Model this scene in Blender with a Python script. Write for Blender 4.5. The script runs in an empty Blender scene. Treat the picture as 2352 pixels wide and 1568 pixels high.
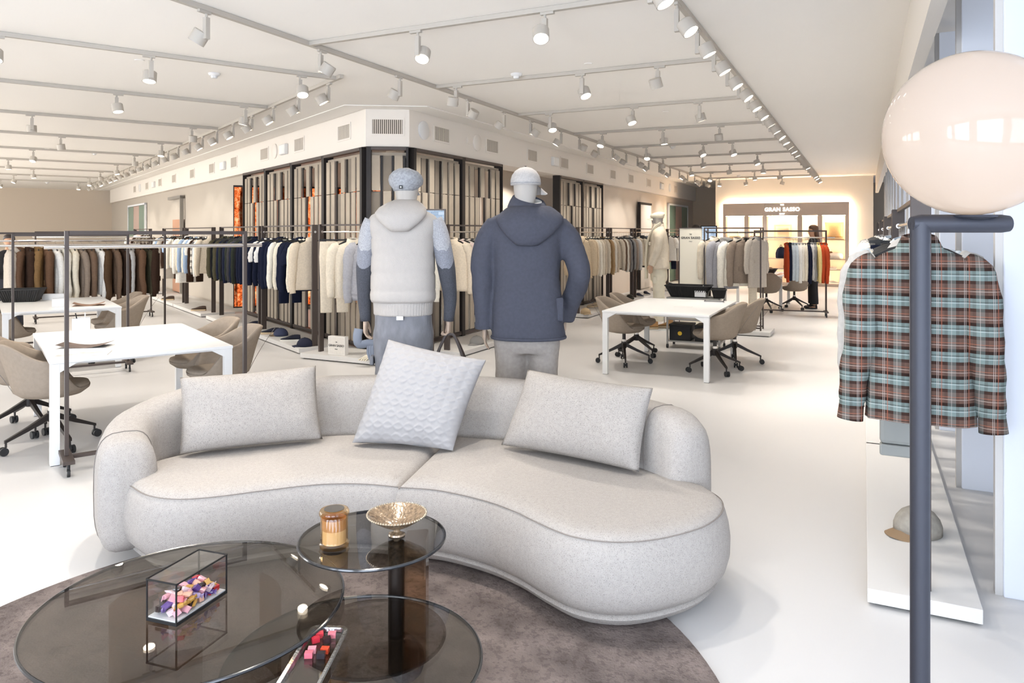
import bpy, math, random
from mathutils import Vector, Matrix

# ------------------------------------------------------------------ camera, world, light, exposure
S = bpy.context.scene
COL = S.collection
F, CX, HV, H = 1680.0, 1176.0, 535.0, 1.63       # focal length, principal column, horizon row (2352x1568), eye height
cam_d = bpy.data.cameras.new('camera')
cam = bpy.data.objects.new('camera', cam_d)
COL.objects.link(cam)
cam.location = (0, 0, H)
cam.rotation_euler = (math.radians(90), 0, 0)
cam_d.sensor_width = 36.0
cam_d.lens = 36.0 * F / 2352.0
cam_d.shift_y = -(784.0 - HV) / 2352.0
cam_d.clip_start = 0.05
cam_d.clip_end = 200
S.camera = cam
S.view_settings.view_transform = 'Standard'
S.view_settings.look = 'None'
S.view_settings.gamma = 1.0
S.view_settings.use_curve_mapping = False
S.view_settings.exposure = 1.62
S.cycles.max_bounces = 8
S.cycles.diffuse_bounces = 4
S.cycles.adaptive_threshold = 0.1
S.cycles.glossy_bounces = 3
S.cycles.transmission_bounces = 6
S.cycles.transparent_max_bounces = 12
S.cycles.caustics_reflective = False
S.cycles.caustics_refractive = False
S.cycles.sample_clamp_indirect = 6.0
S.cycles.use_denoising = True

W = bpy.data.worlds.new('daylight')
S.world = W
W.use_nodes = True
W.node_tree.nodes['Background'].inputs[0].default_value = (0.72, 0.84, 1.0, 1)
W.node_tree.nodes['Background'].inputs[1].default_value = 1.0

SPOT_W = 40.0           # watts of a track spotlight
DAY_W = 84.0           # watts of daylight through each window behind the viewer


def area(name, loc, rot, sx, sy, w, col):
    d = bpy.data.lights.new(name, 'AREA')
    d.shape = 'RECTANGLE'
    d.size, d.size_y, d.energy, d.color = sx, sy, w, col
    o = bpy.data.objects.new(name, d)
    COL.objects.link(o)
    o.location, o.rotation_euler = loc, rot
    return o


R90 = math.radians(90)
for i, wx in enumerate((-7.2, -3.6, 0.0, 3.4)):      # daylight entering by the windows behind the viewer
    area('window_daylight', (wx, -2.98, 1.55), (R90, 0, 0), 2.6, 2.5, DAY_W * (1.1, 1.1, 0.75, 0.5)[i], (0.74, 0.84, 1.0))

# added daylight for ceiling and walls, by invented windows in the unseen outer wall
for i in range(4):
    q = (-2.04 - 0.806 * 11.85 - 0.592 * (2.5 + 5.6 * i), 10.20 - 0.592 * 11.85 + 0.806 * (2.5 + 5.6 * i))
    area('window_daylight', (q[0], q[1], 1.65), (R90, 0, math.radians(36.3) - R90), 4.0, 2.4, 100.0, (1.0, 0.97, 0.93))

# ------------------------------------------------------------------ helpers
A1, A2 = math.radians(25.7), math.radians(36.3)       # the two wings of the floor
d1, n1 = Vector((math.sin(A1), math.cos(A1), 0)), Vector((math.cos(A1), -math.sin(A1), 0))
d2, e2 = Vector((-math.sin(A2), math.cos(A2), 0)), Vector((math.cos(A2), math.sin(A2), 0))
n2 = -e2
CL, CR = Vector((-2.04, 10.20, 0)), Vector((-1.44, 10.26, 0))
RZ1, RZ2 = -A1, A2                                     # rotation that lays x on n1 / e2 and y on d1 / d2
CEIL, SOFF = 3.37, 2.84
RL, RR = math.atan2(d2.y, d2.x), math.atan2(d1.y, d1.x)


def LW(t, n=0.0, z=0.0):
    p = CL + d2 * t + n2 * n
    return Vector((p.x, p.y, z))


def RW(t, n=0.0, z=0.0):
    p = CR + d1 * t + n1 * n
    return Vector((p.x, p.y, z))


def at(u, v, z=0.0):
    y = (H - z) * F / (v - HV)
    return Vector(((u - CX) / F * y, y, z))


def hexlin(h):
    h = h.lstrip('#')
    o = []
    for i in (0, 2, 4):
        c = int(h[i:i + 2], 16) / 255
        o.append(c / 12.92 if c <= 0.04045 else ((c + 0.055) / 1.055) ** 2.4)
    return (*o, 1.0)


MATS = {}


def mat(name, col, rough=0.6, metal=0.0, var=0.0, vscale=30.0, bump=0.0, bscale=200.0, spec=0.5, emit=None, estr=0.0,
        coat=0.0, speck=None, sheen=0.0, stretch=None):
    """plain procedural material: base colour, an optional noise variation, optional dark specks and fine relief"""
    if name in MATS:
        return MATS[name]
    m = bpy.data.materials.new(name)
    MATS[name] = m
    m.use_nodes = True
    nt = m.node_tree
    b = nt.nodes['Principled BSDF']
    c = hexlin(col) if isinstance(col, str) else (*col, 1.0)
    b.inputs['Base Color'].default_value = c
    b.inputs['Roughness'].default_value = rough
    b.inputs['Metallic'].default_value = metal
    b.inputs['Specular IOR Level'].default_value = spec
    if coat:
        b.inputs['Coat Weight'].default_value = coat
        b.inputs['Coat Roughness'].default_value = 0.1
    if sheen:
        b.inputs['Sheen Weight'].default_value = sheen
    if emit:
        b.inputs['Emission Color'].default_value = hexlin(emit)
        b.inputs['Emission Strength'].default_value = estr
    tc = None
    if var or bump or speck:
        tc = nt.nodes.new('ShaderNodeTexCoord')
        src = tc.outputs['Object']
        if stretch:
            mp = nt.nodes.new('ShaderNodeMapping')
            mp.inputs['Scale'].default_value = stretch
            nt.links.new(src, mp.inputs['Vector'])
            src = mp.outputs['Vector']
    last = None
    if var:
        n = nt.nodes.new('ShaderNodeTexNoise')
        n.inputs['Scale'].default_value = vscale
        n.inputs['Detail'].default_value = 2
        nt.links.new(src, n.inputs['Vector'])
        r = nt.nodes.new('ShaderNodeValToRGB')
        r.color_ramp.elements[0].position, r.color_ramp.elements[1].position = 0.3, 0.7
        r.color_ramp.elements[0].color = tuple(x * (1 - var) for x in c[:3]) + (1,)
        r.color_ramp.elements[1].color = tuple(min(1, x * (1 + var)) for x in c[:3]) + (1,)
        nt.links.new(n.outputs['Fac'], r.inputs['Fac'])
        last = r.outputs['Color']
        nt.links.new(last, b.inputs['Base Color'])
    if speck:
        sc, amt, dark = speck
        n = nt.nodes.new('ShaderNodeTexNoise')
        n.inputs['Scale'].default_value = sc
        n.inputs['Detail'].default_value = 2
        nt.links.new(src, n.inputs['Vector'])
        r = nt.nodes.new('ShaderNodeValToRGB')
        r.color_ramp.elements[0].position, r.color_ramp.elements[1].position = amt, amt + 0.07
        r.color_ramp.elements[0].color = (dark, dark, dark, 1)
        r.color_ramp.elements[1].color = (1, 1, 1, 1)
        nt.links.new(n.outputs['Fac'], r.inputs['Fac'])
        mx = nt.nodes.new('ShaderNodeMix')
        mx.data_type = 'RGBA'
        mx.blend_type = 'MULTIPLY'
        mx.inputs['Factor'].default_value = 1.0
        if last:
            nt.links.new(last, mx.inputs['A'])
        else:
            mx.inputs['A'].default_value = c
        nt.links.new(r.outputs['Color'], mx.inputs['B'])
        nt.links.new(mx.outputs['Result'], b.inputs['Base Color'])
    if bump:
        n = nt.nodes.new('ShaderNodeTexNoise')
        n.inputs['Scale'].default_value = bscale
        n.inputs['Detail'].default_value = 1
        nt.links.new(src, n.inputs['Vector'])
        bp = nt.nodes.new('ShaderNodeBump')
        bp.inputs['Strength'].default_value = bump
        bp.inputs['Distance'].default_value = 0.004
        nt.links.new(n.outputs['Fac'], bp.inputs['Height'])
        nt.links.new(bp.outputs['Normal'], b.inputs['Normal'])
    return m


def glass(name, tint, gloss=1.0, rough=0.02):
    """clear or tinted pane: see-through with a mirror film on top that grows at grazing angles"""
    if name in MATS:
        return MATS[name]
    m = bpy.data.materials.new(name)
    MATS[name] = m
    m.use_nodes = True
    nt = m.node_tree
    nt.nodes.clear()
    out = nt.nodes.new('ShaderNodeOutputMaterial')
    tr = nt.nodes.new('ShaderNodeBsdfTransparent')
    tr.inputs[0].default_value = (*tint, 1)
    gl = nt.nodes.new('ShaderNodeBsdfGlossy')
    gl.inputs['Roughness'].default_value = rough
    gl.inputs['Color'].default_value = (gloss, gloss, gloss, 1)
    fr = nt.nodes.new('ShaderNodeFresnel')
    ge = nt.nodes.new('ShaderNodeNewGeometry')
    io = nt.nodes.new('ShaderNodeMix')                 # the same reflectance from either side of the pane
    io.inputs[2].default_value, io.inputs[3].default_value = 1.52, 1 / 1.52
    nt.links.new(ge.outputs['Backfacing'], io.inputs[0])
    nt.links.new(io.outputs[0], fr.inputs['IOR'])
    mx = nt.nodes.new('ShaderNodeMixShader')
    nt.links.new(fr.outputs[0], mx.inputs[0])
    nt.links.new(tr.outputs[0], mx.inputs[1])
    nt.links.new(gl.outputs[0], mx.inputs[2])
    nt.links.new(mx.outputs[0], out.inputs[0])
    return m


def emission(name, col, strength):
    if name in MATS:
        return MATS[name]
    m = bpy.data.materials.new(name)
    MATS[name] = m
    m.use_nodes = True
    nt = m.node_tree
    nt.nodes.clear()
    out = nt.nodes.new('ShaderNodeOutputMaterial')
    e = nt.nodes.new('ShaderNodeEmission')
    e.inputs[0].default_value = hexlin(col)
    e.inputs[1].default_value = strength
    nt.links.new(e.outputs[0], out.inputs[0])
    return m


def frames(pts):
    """tangent frames carried along a polyline"""
    pts = [Vector(p) for p in pts]
    res = []
    up = None
    for i, p in enumerate(pts):
        a = pts[max(0, i - 1)]
        b = pts[min(len(pts) - 1, i + 1)]
        t = (b - a)
        t = t.normalized() if t.length > 1e-9 else Vector((0, 0, 1))
        if up is None:
            ref = Vector((0, 1, 0)) if abs(t.y) < 0.9 else Vector((1, 0, 0))
            x = (ref.cross(t)).normalized()
        else:
            x = up - t * up.dot(t)
            x = x.normalized() if x.length > 1e-6 else Vector((1, 0, 0))
        up = x
        res.append((p, x, t.cross(x)))
    return res


class MB:
    def __init__(self):
        self.v, self.f = [], []

    def add(self, vs, fs):
        o = len(self.v)
        self.v += [tuple(p) for p in vs]
        self.f += [tuple(i + o for i in f) for f in fs]
        return self

    def box(self, x0, x1, y0, y1, z0, z1):
        return self.add([(x0, y0, z0), (x1, y0, z0), (x1, y1, z0), (x0, y1, z0), (x0, y0, z1), (x1, y0, z1), (x1, y1, z1), (x0, y1, z1)],
                        [(0, 3, 2, 1), (4, 5, 6, 7), (0, 1, 5, 4), (1, 2, 6, 5), (2, 3, 7, 6), (3, 0, 4, 7)])

    def obox(self, c, a, b, d):
        """box from a centre and three half vectors"""
        c, a, b, d = Vector(c), Vector(a), Vector(b), Vector(d)
        vs = [c + a * sx + b * sy + d * sz for sz in (-1, 1) for sx, sy in ((-1, -1), (1, -1), (1, 1), (-1, 1))]
        return self.add(vs, [(0, 3, 2, 1), (4, 5, 6, 7), (0, 1, 5, 4), (1, 2, 6, 5), (2, 3, 7, 6), (3, 0, 4, 7)])

    def bar(self, p, q, w, h):
        """bar of width w and height h from p to q"""
        p, q = Vector(p), Vector(q)
        t = (q - p)
        L = t.length
        t.normalize()
        up = Vector((0, 0, 1)) if abs(t.z) < 0.95 else Vector((0, 1, 0))
        s = t.cross(up).normalized()
        u = s.cross(t)
        return self.obox((p + q) / 2, t * (L / 2), s * (w / 2), u * (h / 2))

    def loft(self, rings, cap=True, closed=False):
        n = len(rings[0])
        vs = [p for r in rings for p in r]
        fs = []
        k = len(rings)
        for i in range(k if closed else k - 1):
            j2 = (i + 1) % k
            for j in range(n):
                a, b = i * n + j, i * n + (j + 1) % n
                c, d = j2 * n + (j + 1) % n, j2 * n + j
                fs.append((a, b, c, d))
        if cap and not closed:
            fs.append(tuple(range(n - 1, -1, -1)))
            fs.append(tuple((k - 1) * n + j for j in range(n)))
        return self.add(vs, fs)

    def tube(self, pts, r, n=10, cap=True, flat=1.0):
        rs = r if isinstance(r, (list, tuple)) else [r] * len(pts)
        rings = []
        for (p, x, y), rr in zip(frames(pts), rs):
            rings.append([p + x * (math.cos(2 * math.pi * j / n) * rr) + y * (math.sin(2 * math.pi * j / n) * rr * flat) for j in range(n)])
        return self.loft(rings, cap)

    def ring(self, c, rx, ry, n=24, ex=2.0, ph=0.0, fold=0.0, k=7):
        """horizontal super-ellipse with optional folds"""
        out = []
        for j in range(n):
            a = 2 * math.pi * j / n
            ca, sa = math.cos(a), math.sin(a)
            x = math.copysign(abs(ca) ** (2 / ex), ca)
            y = math.copysign(abs(sa) ** (2 / ex), sa)
            s = 1 + fold * math.sin(k * a + ph)
            out.append(Vector((c[0] + x * rx * s, c[1] + y * ry * (1 + fold * 2.5 * math.sin(k * a + ph + 1)), c[2])))
        return out

    def stack(self, secs, n=24, ex=2.0, cap=True, fold=0.0, k=7, ph=0.0):
        """loft of horizontal sections (z, rx, ry[, cx, cy])"""
        z0, z1 = secs[0][0], secs[-1][0]
        rings = []
        for s in secs:
            cx = s[3] if len(s) > 3 else 0
            cy = s[4] if len(s) > 4 else 0
            rings.append(self.ring((cx, cy, s[0]), s[1], s[2], n, ex, ph, fold * abs(s[0] - z0) / max(1e-6, abs(z1 - z0)), k))
        return self.loft(rings, cap)

    def lathe(self, prof, n=32, c=(0, 0, 0)):
        rings = [[Vector((c[0] + math.cos(2 * math.pi * j / n) * r, c[1] + math.sin(2 * math.pi * j / n) * r, c[2] + z)) for j in range(n)] for r, z in prof]
        return self.loft(rings)

    def cyl(self, p, q, r, n=16, r2=None):
        return self.tube([p, q], [r, r if r2 is None else r2], n)

    def mesh(self, name, smooth=True, sharp=35):
        me = bpy.data.meshes.new(name)
        me.from_pydata(self.v, [], self.f)
        me.validate()
        if smooth:
            me.shade_smooth()
            if sharp:
                me.set_sharp_from_angle(angle=math.radians(sharp))
        me.update()
        return me

    def build(self, name, m, parent=None, smooth=True, sharp=35, loc=(0, 0, 0), rz=0.0, bevel=0.0, sub=0, remesh=0.0, wrinkle=0.0):
        return put(name, self.mesh(name, smooth, sharp if not (sub or remesh) else 0), m, parent, loc, rz, bevel, sub, remesh, wrinkle)


def put(name, me, m, parent=None, loc=(0, 0, 0), rz=0.0, bevel=0.0, sub=0, remesh=0.0, wrinkle=0.0):
    o = bpy.data.objects.new(name, me)
    COL.objects.link(o)
    o.location = loc
    o.rotation_euler = (0, 0, rz)
    if m is not None:
        if len(me.materials) == 0:
            me.materials.append(m)
        elif me.materials[0] is not m:
            o.material_slots[0].link = 'OBJECT'
            o.material_slots[0].material = m
    if parent is not None:
        o.parent = parent
    if remesh:
        md = o.modifiers.new('remesh', 'REMESH')
        md.mode = 'VOXEL'
        md.voxel_size = remesh
        md.use_smooth_shade = True
        sm = o.modifiers.new('smooth', 'SMOOTH')
        sm.factor = 0.5
        sm.iterations = 6
    if wrinkle:
        if 'cloth_folds' not in bpy.data.textures:
            tx = bpy.data.textures.new('cloth_folds', 'CLOUDS')
            tx.noise_scale, tx.noise_depth = 0.16, 2
        md = o.modifiers.new('folds', 'DISPLACE')
        md.texture = bpy.data.textures['cloth_folds']
        md.strength, md.mid_level, md.texture_coords = wrinkle, 0.5, 'LOCAL'
    if bevel:
        md = o.modifiers.new('bevel', 'BEVEL')
        md.width = bevel
        md.segments = 2
        md.limit_method = 'ANGLE'
    if sub:
        md = o.modifiers.new('subdivision', 'SUBSURF')
        md.levels = md.render_levels = sub
    return o


def thing(name, label, cat, loc=(0, 0, 0), rz=0.0, group=None):
    o = bpy.data.objects.new(name, None)
    COL.objects.link(o)
    o.empty_display_size = 0.1
    o.location = loc
    o.rotation_euler = (0, 0, rz)
    return tag(o, label, cat, group)


def tag(o, label, cat, group=None, kind=None):
    o['label'] = label
    o['category'] = cat
    if group:
        o['group'] = group
    if kind:
        o['kind'] = kind
    return o


def struct(o, label=None):
    o['kind'] = 'structure'
    if label:
        o['label'] = label
    return o


def copy_tree(o, loc=None, rz=None, label=None, parent=None):
    c = o.copy()
    COL.objects.link(c)
    if parent is not None:
        c.parent = parent
    if loc is not None:
        c.location = loc
    if rz is not None:
        c.rotation_euler = (c.rotation_euler[0], c.rotation_euler[1], rz)
    if label:
        c['label'] = label
    for ch in o.children:
        copy_tree(ch, parent=c)
    return c


def crom(pts, n, closed=False):
    """Catmull-Rom resample, n steps between points"""
    P = [Vector(p) for p in pts]
    k = len(P)
    out = []
    for i in range(k if closed else k - 1):
        p0 = P[(i - 1) % k] if (closed or i > 0) else P[0] * 2 - P[1]
        p1, p2 = P[i], P[(i + 1) % k]
        p3 = P[(i + 2) % k] if (closed or i + 2 < k) else P[-1] * 2 - P[-2]
        for j in range(n):
            t = j / n
            out.append(0.5 * ((2 * p1) + (p2 - p0) * t + (2 * p0 - 5 * p1 + 4 * p2 - p3) * t * t + (3 * p1 - p0 - 3 * p2 + p3) * t ** 3))
    if not closed:
        out.append(P[-1])
    return out


def text(name, body, size, m, parent=None, loc=(0, 0, 0), rot=(R90, 0, 0), depth=0.001, align='CENTER', space=1.0, bold=0.0):
    c = bpy.data.curves.new(name, 'FONT')
    c.body = body
    c.size = size
    c.align_x = align
    c.align_y = 'CENTER'
    c.extrude = depth
    c.space_character = space
    c.offset = bold
    c.resolution_u = 3
    tmp = bpy.data.objects.new(name, c)
    COL.objects.link(tmp)
    bpy.context.view_layer.update()
    me = bpy.data.meshes.new_from_object(tmp)
    bpy.data.objects.remove(tmp)
    o = bpy.data.objects.new(name, me)
    COL.objects.link(o)
    me.materials.clear()
    me.materials.append(m)
    o.location = loc
    o.rotation_euler = rot
    o.parent = parent
    return o


ORD = ['first', 'second', 'third', 'fourth', 'fifth', 'sixth', 'seventh', 'eighth', 'ninth', 'tenth', 'eleventh', 'twelfth', 'thirteenth',
       'fourteenth', 'fifteenth', 'sixteenth', 'seventeenth', 'eighteenth', 'nineteenth', 'twentieth', 'twenty-first', 'twenty-second',
       'twenty-third', 'twenty-fourth', 'twenty-fifth', 'twenty-sixth', 'twenty-seventh', 'twenty-eighth', 'twenty-ninth', 'thirtieth']

# shared materials
M_floor = mat('white_resin_floor', '#cecbc8', 0.4, spec=0.35)
M_ceil = mat('ceiling_paint', '#f6f2ec', 0.9, spec=0.1)
M_wall = mat('beige_plaster', '#d9cdbf', 0.85, spec=0.15)
M_wallw = mat('warm_white_plaster', '#e6dfd5', 0.85, spec=0.15)
M_taupe = mat('taupe_plaster', '#cdbfae', 0.85, spec=0.15)
M_soff = mat('soffit_plaster', '#ece5dc', 0.85, spec=0.15)
M_brown = mat('brown_lacquered_steel', '#4a403b', 0.45, spec=0.4)
M_dark = mat('dark_steel', '#2b2624', 0.5, spec=0.3)
M_black = mat('black_plastic', '#1b1a1a', 0.5, spec=0.4)
M_slat = mat('greige_slat', '#ab9f8f', 0.7, spec=0.2, var=0.03, vscale=8)
M_slat2 = mat('grey_slat', '#867c70', 0.7, spec=0.2, var=0.03, vscale=8)
M_white = mat('white_lacquer', '#e0dfdd', 0.4, spec=0.4)
M_plinth = mat('plinth_white', '#d6d3cf', 0.6, spec=0.3)
M_chrome = mat('brushed_chrome', '#d8d4cf', 0.22, metal=1.0)
M_track = mat('track_white', '#bab3a9', 0.5, spec=0.3)
M_lens = emission('spot_lens', '#fff4e4', 5.0)
M_lens.cycles.emission_sampling = 'NONE'

# ------------------------------------------------------------------ the room shell
def prism(name, poly, z0, z1, m, label=None):
    b = MB()
    n = len(poly)
    b.add([(p[0], p[1], z0) for p in poly] + [(p[0], p[1], z1) for p in poly],
          [tuple(range(n - 1, -1, -1)), tuple(range(n, 2 * n))] + [(i, (i + 1) % n, n + (i + 1) % n, n + i) for i in range(n)])
    return struct(b.build(name, m, smooth=False), label)


struct(MB().box(-34, 18, -3.2, 42, -0.1, 0).build('floor', M_floor, smooth=False), 'glossy white resin floor')
struct(MB().box(-34, 18, -3.2, 42, CEIL, CEIL + 0.1).build('ceiling', M_ceil, smooth=False), 'flat warm white ceiling')

M_frame = mat('window_frame_white', '#e4e6e8', 0.5)
M_pane = glass('clear_pane', (0.95, 0.97, 0.98))
xs = [-34.0]
for wx in (-7.2, -3.6, 0.0, 3.4):
    xs += [wx - 1.3, wx + 1.3]
xs += [18.0]
wb = MB()
for i in range(0, len(xs), 2):
    wb.box(xs[i], xs[i + 1], -3.3, -3.05, 0, CEIL)
for wx in (-7.2, -3.6, 0.0, 3.4):
    wb.box(wx - 1.3, wx + 1.3, -3.3, -3.05, 0, 0.3).box(wx - 1.3, wx + 1.3, -3.3, -3.05, 2.8, CEIL)
struct(wb.build('wall_back', M_wallw, smooth=False))
for i, wx in enumerate((-7.2, -3.6, 0.0, 3.4)):
    w = struct(MB().box(wx - 1.3, wx - 1.24, -3.25, -3.19, 0.3, 2.8).box(wx + 1.24, wx + 1.3, -3.25, -3.19, 0.3, 2.8)
               .box(wx - 1.24, wx + 1.24, -3.25, -3.19, 0.3, 0.36).box(wx - 1.24, wx + 1.24, -3.25, -3.19, 2.74, 2.8)
               .build('window_%d' % (i + 1), M_frame, smooth=False))
    MB().box(wx - 1.24, wx + 1.24, -3.225, -3.215, 0.36, 2.74).build('pane', M_pane, w, smooth=False)

# the window side: pale panels between full-height mullions, a pelmet under the ceiling
M_wr = mat('window_blind', '#c3c7cf', 0.7, spec=0.2, emit='#d6dff0', estr=0.09)  # cool glow added to the opaque panels to lift ceiling and floor
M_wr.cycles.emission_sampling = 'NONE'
M_mull = mat('mullion_grey', '#c9c6c2', 0.55, spec=0.3)
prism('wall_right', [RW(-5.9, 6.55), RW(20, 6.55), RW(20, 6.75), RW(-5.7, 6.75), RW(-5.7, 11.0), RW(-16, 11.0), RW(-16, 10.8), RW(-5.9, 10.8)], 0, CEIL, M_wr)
prism('trim_1', [RW(-5.9, 6.06), RW(16, 6.06), RW(16, 6.14), RW(-5.9, 6.14)], SOFF, CEIL, M_wallw, 'beige pelmet along the window side')
for i in range(0, 14):
    t = -4.72 + 1.545 * i
    if t > 15.5:
        break
    c = thing('trim_%d' % (i + 4), 'grey vertical mullion of the window side', 'mullion', RW(t, 6.28), RZ1)
    struct(c)
    del c['category']
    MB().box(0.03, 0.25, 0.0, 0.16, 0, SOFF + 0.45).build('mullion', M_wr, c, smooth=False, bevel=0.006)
    MB().box(0.0, 0.03, 0.02, 0.07, 0, SOFF + 0.45).build('edge_strip', M_mull, c, smooth=False)
    MB().box(0.10, 0.27, 0.62, 0.66, 0, SOFF + 0.45).build('panel_joint', M_mull, c, smooth=False)
    MB().box(0.22, 0.262, 0.2, 1.5, 0.0, 0.09).build('skirting', M_frame, c, smooth=False)

# the two wings: soffits, end walls, outer walls
prism('wall_soffit_1', [LW(0), LW(23.9), LW(23.9, -0.5), LW(0.3, -0.5)], SOFF, CEIL, M_soff, 'beige soffit of the wing with the glowing picture')
prism('wall_soffit_2', [CL, CR, RW(0.3, -0.5), LW(0.3, -0.5)], SOFF, CEIL, M_soff, 'beige soffit over the cut-off corner')
prism('wall_soffit_3', [CR, RW(19.4), RW(19.4, -0.5), RW(0.3, -0.5)], SOFF, CEIL, M_soff, 'beige soffit of the wing with the lit cabinet')
prism('trim_30', [LW(-0.1, 0.36), LW(24.4, 0.36), LW(24.4, 0.02), LW(0, 0.02), CL + n2 * 0.02, CR + n1 * 0.02, RW(0, 0.02), RW(19, 0.02), RW(19, 0.36), RW(-0.1, 0.36)],
      CEIL - 0.012, CEIL - 0.001, M_ceil, 'ceiling border strip along the soffits')
wl = [LW(6.15, -0.15), LW(24.6, -0.15), LW(24.6, -0.45), LW(6.15, -0.45)]
prism('wall_left', wl, 0, SOFF, mat('greige_wall', '#bfb6aa', 0.85, spec=0.15), 'warm white wall under the soffit')
prism('wall_end_left', [LW(24.6, -0.4), LW(24.6, 12), LW(24.9, 12), LW(24.9, -0.4)], 0, CEIL, M_taupe, 'taupe end wall')
wo = [(-8, 0.5)] + [(4.5 + 5.6 * i, 6.1 + 5.6 * i) for i in range(3)] + [(21.3, 24.6)]
b = MB()
for t0, t1 in wo:
    b.obox(LW((t0 + t1) / 2, 12.15, CEIL / 2), d2 * ((t1 - t0) / 2), n2 * 0.15, (0, 0, CEIL / 2))
for i in range(4):
    for z0, z1 in ((0, 0.4), (2.9, CEIL)):
        b.obox(LW(2.5 + 5.6 * i, 12.15, (z0 + z1) / 2), d2 * 2.0, n2 * 0.15, (0, 0, (z1 - z0) / 2))
struct(b.build('wall_outer_left', M_wallw, smooth=False))
for i in range(4):  # windows invented out of view to carry the added daylight
    w = thing('window_%d' % (i + 5), 'window in the outer wall of the picture wing', 'window', LW(0.5 + 5.6 * i, 12.15), RL)
    struct(w)
    del w['category']
    for x0, x1, z0, z1 in ((0, 0.06, 0.4, 2.9), (3.94, 4.0, 0.4, 2.9), (0.06, 3.94, 0.4, 0.46), (0.06, 3.94, 2.84, 2.9), (1.97, 2.03, 0.46, 2.84)):
        MB().box(x0, x1, -0.03, 0.03, z0, z1).build('sash', M_frame, w, smooth=False)
    for x0, x1 in ((0.06, 1.97), (2.03, 3.94)):
        MB().box(x0, x1, 0.0, 0.008, 0.46, 2.84).build('pane', M_pane, w, smooth=False)
prism('wall_screen_wing', [RW(8.35, -0.15), RW(19.6, -0.15), RW(19.6, -0.45), RW(8.35, -0.45)], 0, SOFF, M_wall, 'beige wall under the soffit')
prism('wall_recess', [RW(19.6, -0.45), RW(19.6, 6.6), RW(19.9, 6.6), RW(19.9, -0.45)], 0, CEIL, M_taupe, 'taupe wall of the recess')
prism('wall_end', [RW(16.0, 1.34), RW(16.0, 6.0), RW(16.3, 6.0), RW(16.3, 1.34)], 0, CEIL, M_wallw, 'warm end wall behind the lit cabinet')
pa, pb = Vector((-5.50, 15.34, 0)), Vector((2.05, 17.95, 0))
pt = (pb - pa).normalized()
pn = Vector((pt.y, -pt.x, 0))
prism('wall_inner', [pa, pb, pb - pn * 0.2, pa - pn * 0.2], 0, CEIL, M_wall, 'beige wall of the room behind the screens')
PRZ = math.atan2(pt.y, pt.x)

# forest picture: backlit print, orange leaves and dark trunks
mp = bpy.data.materials.new('forest_print')
mp.use_nodes = True
nt = mp.node_tree
nt.nodes.clear()
out = nt.nodes.new('ShaderNodeOutputMaterial')
em = nt.nodes.new('ShaderNodeEmission')
tc = nt.nodes.new('ShaderNodeTexCoord')
m1 = nt.nodes.new('ShaderNodeMapping'); m1.inputs['Scale'].default_value = (7.5, 1, 0.35)
t1 = nt.nodes.new('ShaderNodeTexNoise'); t1.inputs['Scale'].default_value = 1.0; t1.inputs['Detail'].default_value = 3
r1 = nt.nodes.new('ShaderNodeValToRGB')
r1.color_ramp.elements[0].position, r1.color_ramp.elements[0].color = 0.46, (0.02, 0.008, 0.005, 1)
r1.color_ramp.elements[1].position, r1.color_ramp.elements[1].color = 0.52, (1, 1, 1, 1)
t2 = nt.nodes.new('ShaderNodeTexNoise'); t2.inputs['Scale'].default_value = 9.0; t2.inputs['Detail'].default_value = 8; t2.inputs['Roughness'].default_value = 0.75
r2 = nt.nodes.new('ShaderNodeValToRGB')
cr = r2.color_ramp
cr.elements[0].position, cr.elements[0].color = 0.38, (0.10, 0.012, 0.004, 1)
cr.elements[1].position, cr.elements[1].color = 0.68, (1.0, 0.62, 0.32, 1)
e = cr.elements.new(0.5); e.color = (0.75, 0.14, 0.03, 1)
mx = nt.nodes.new('ShaderNodeMix'); mx.data_type = 'RGBA'; mx.blend_type = 'MULTIPLY'; mx.inputs['Factor'].default_value = 0.95
nt.links.new(tc.outputs['Object'], m1.inputs['Vector']); nt.links.new(m1.outputs[0], t1.inputs['Vector']); nt.links.new(t1.outputs['Fac'], r1.inputs[0])
nt.links.new(tc.outputs['Object'], t2.inputs['Vector']); nt.links.new(t2.outputs['Fac'], r2.inputs[0])
nt.links.new(r2.outputs[0], mx.inputs['A']); nt.links.new(r1.outputs[0], mx.inputs['B'])
nt.links.new(mx.outputs['Result'], em.inputs[0]); em.inputs[1].default_value = 0.5
nt.links.new(em.outputs[0], out.inputs[0])
mp.cycles.emission_sampling = 'NONE'
pic = thing('backlit_picture', 'glowing orange forest picture behind the slatted screens', 'picture', pa + pn * 0.06 - pt * 0.32, PRZ)
MB().box(0, 3.25, -0.06, 0.03, 0.08, 2.62).build('light_box', M_dark, pic, smooth=False)
MB().box(0.02, 3.23, -0.075, -0.061, 0.11, 2.58).build('print', mp, pic, smooth=False)

# round column and lintels seen through the opening
prism('trim_31', [RW(2.95, -2.5), RW(5.5, -2.5), RW(5.5, -2.7), RW(2.95, -2.7)], 2.45, CEIL, M_wallw, 'lintel inside the opening')
struct(MB().lathe([(0.2, 0), (0.2, CEIL)], 24).build('column', M_wall, loc=RW(5.2, -1.4)), 'round beige column inside the opening')

# glazed doors with green and rose film
M_green = mat('green_film_glass', '#6f8679', 0.25, spec=0.6)
M_rose = mat('rose_film_glass', '#b39a90', 0.25, spec=0.6)


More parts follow.
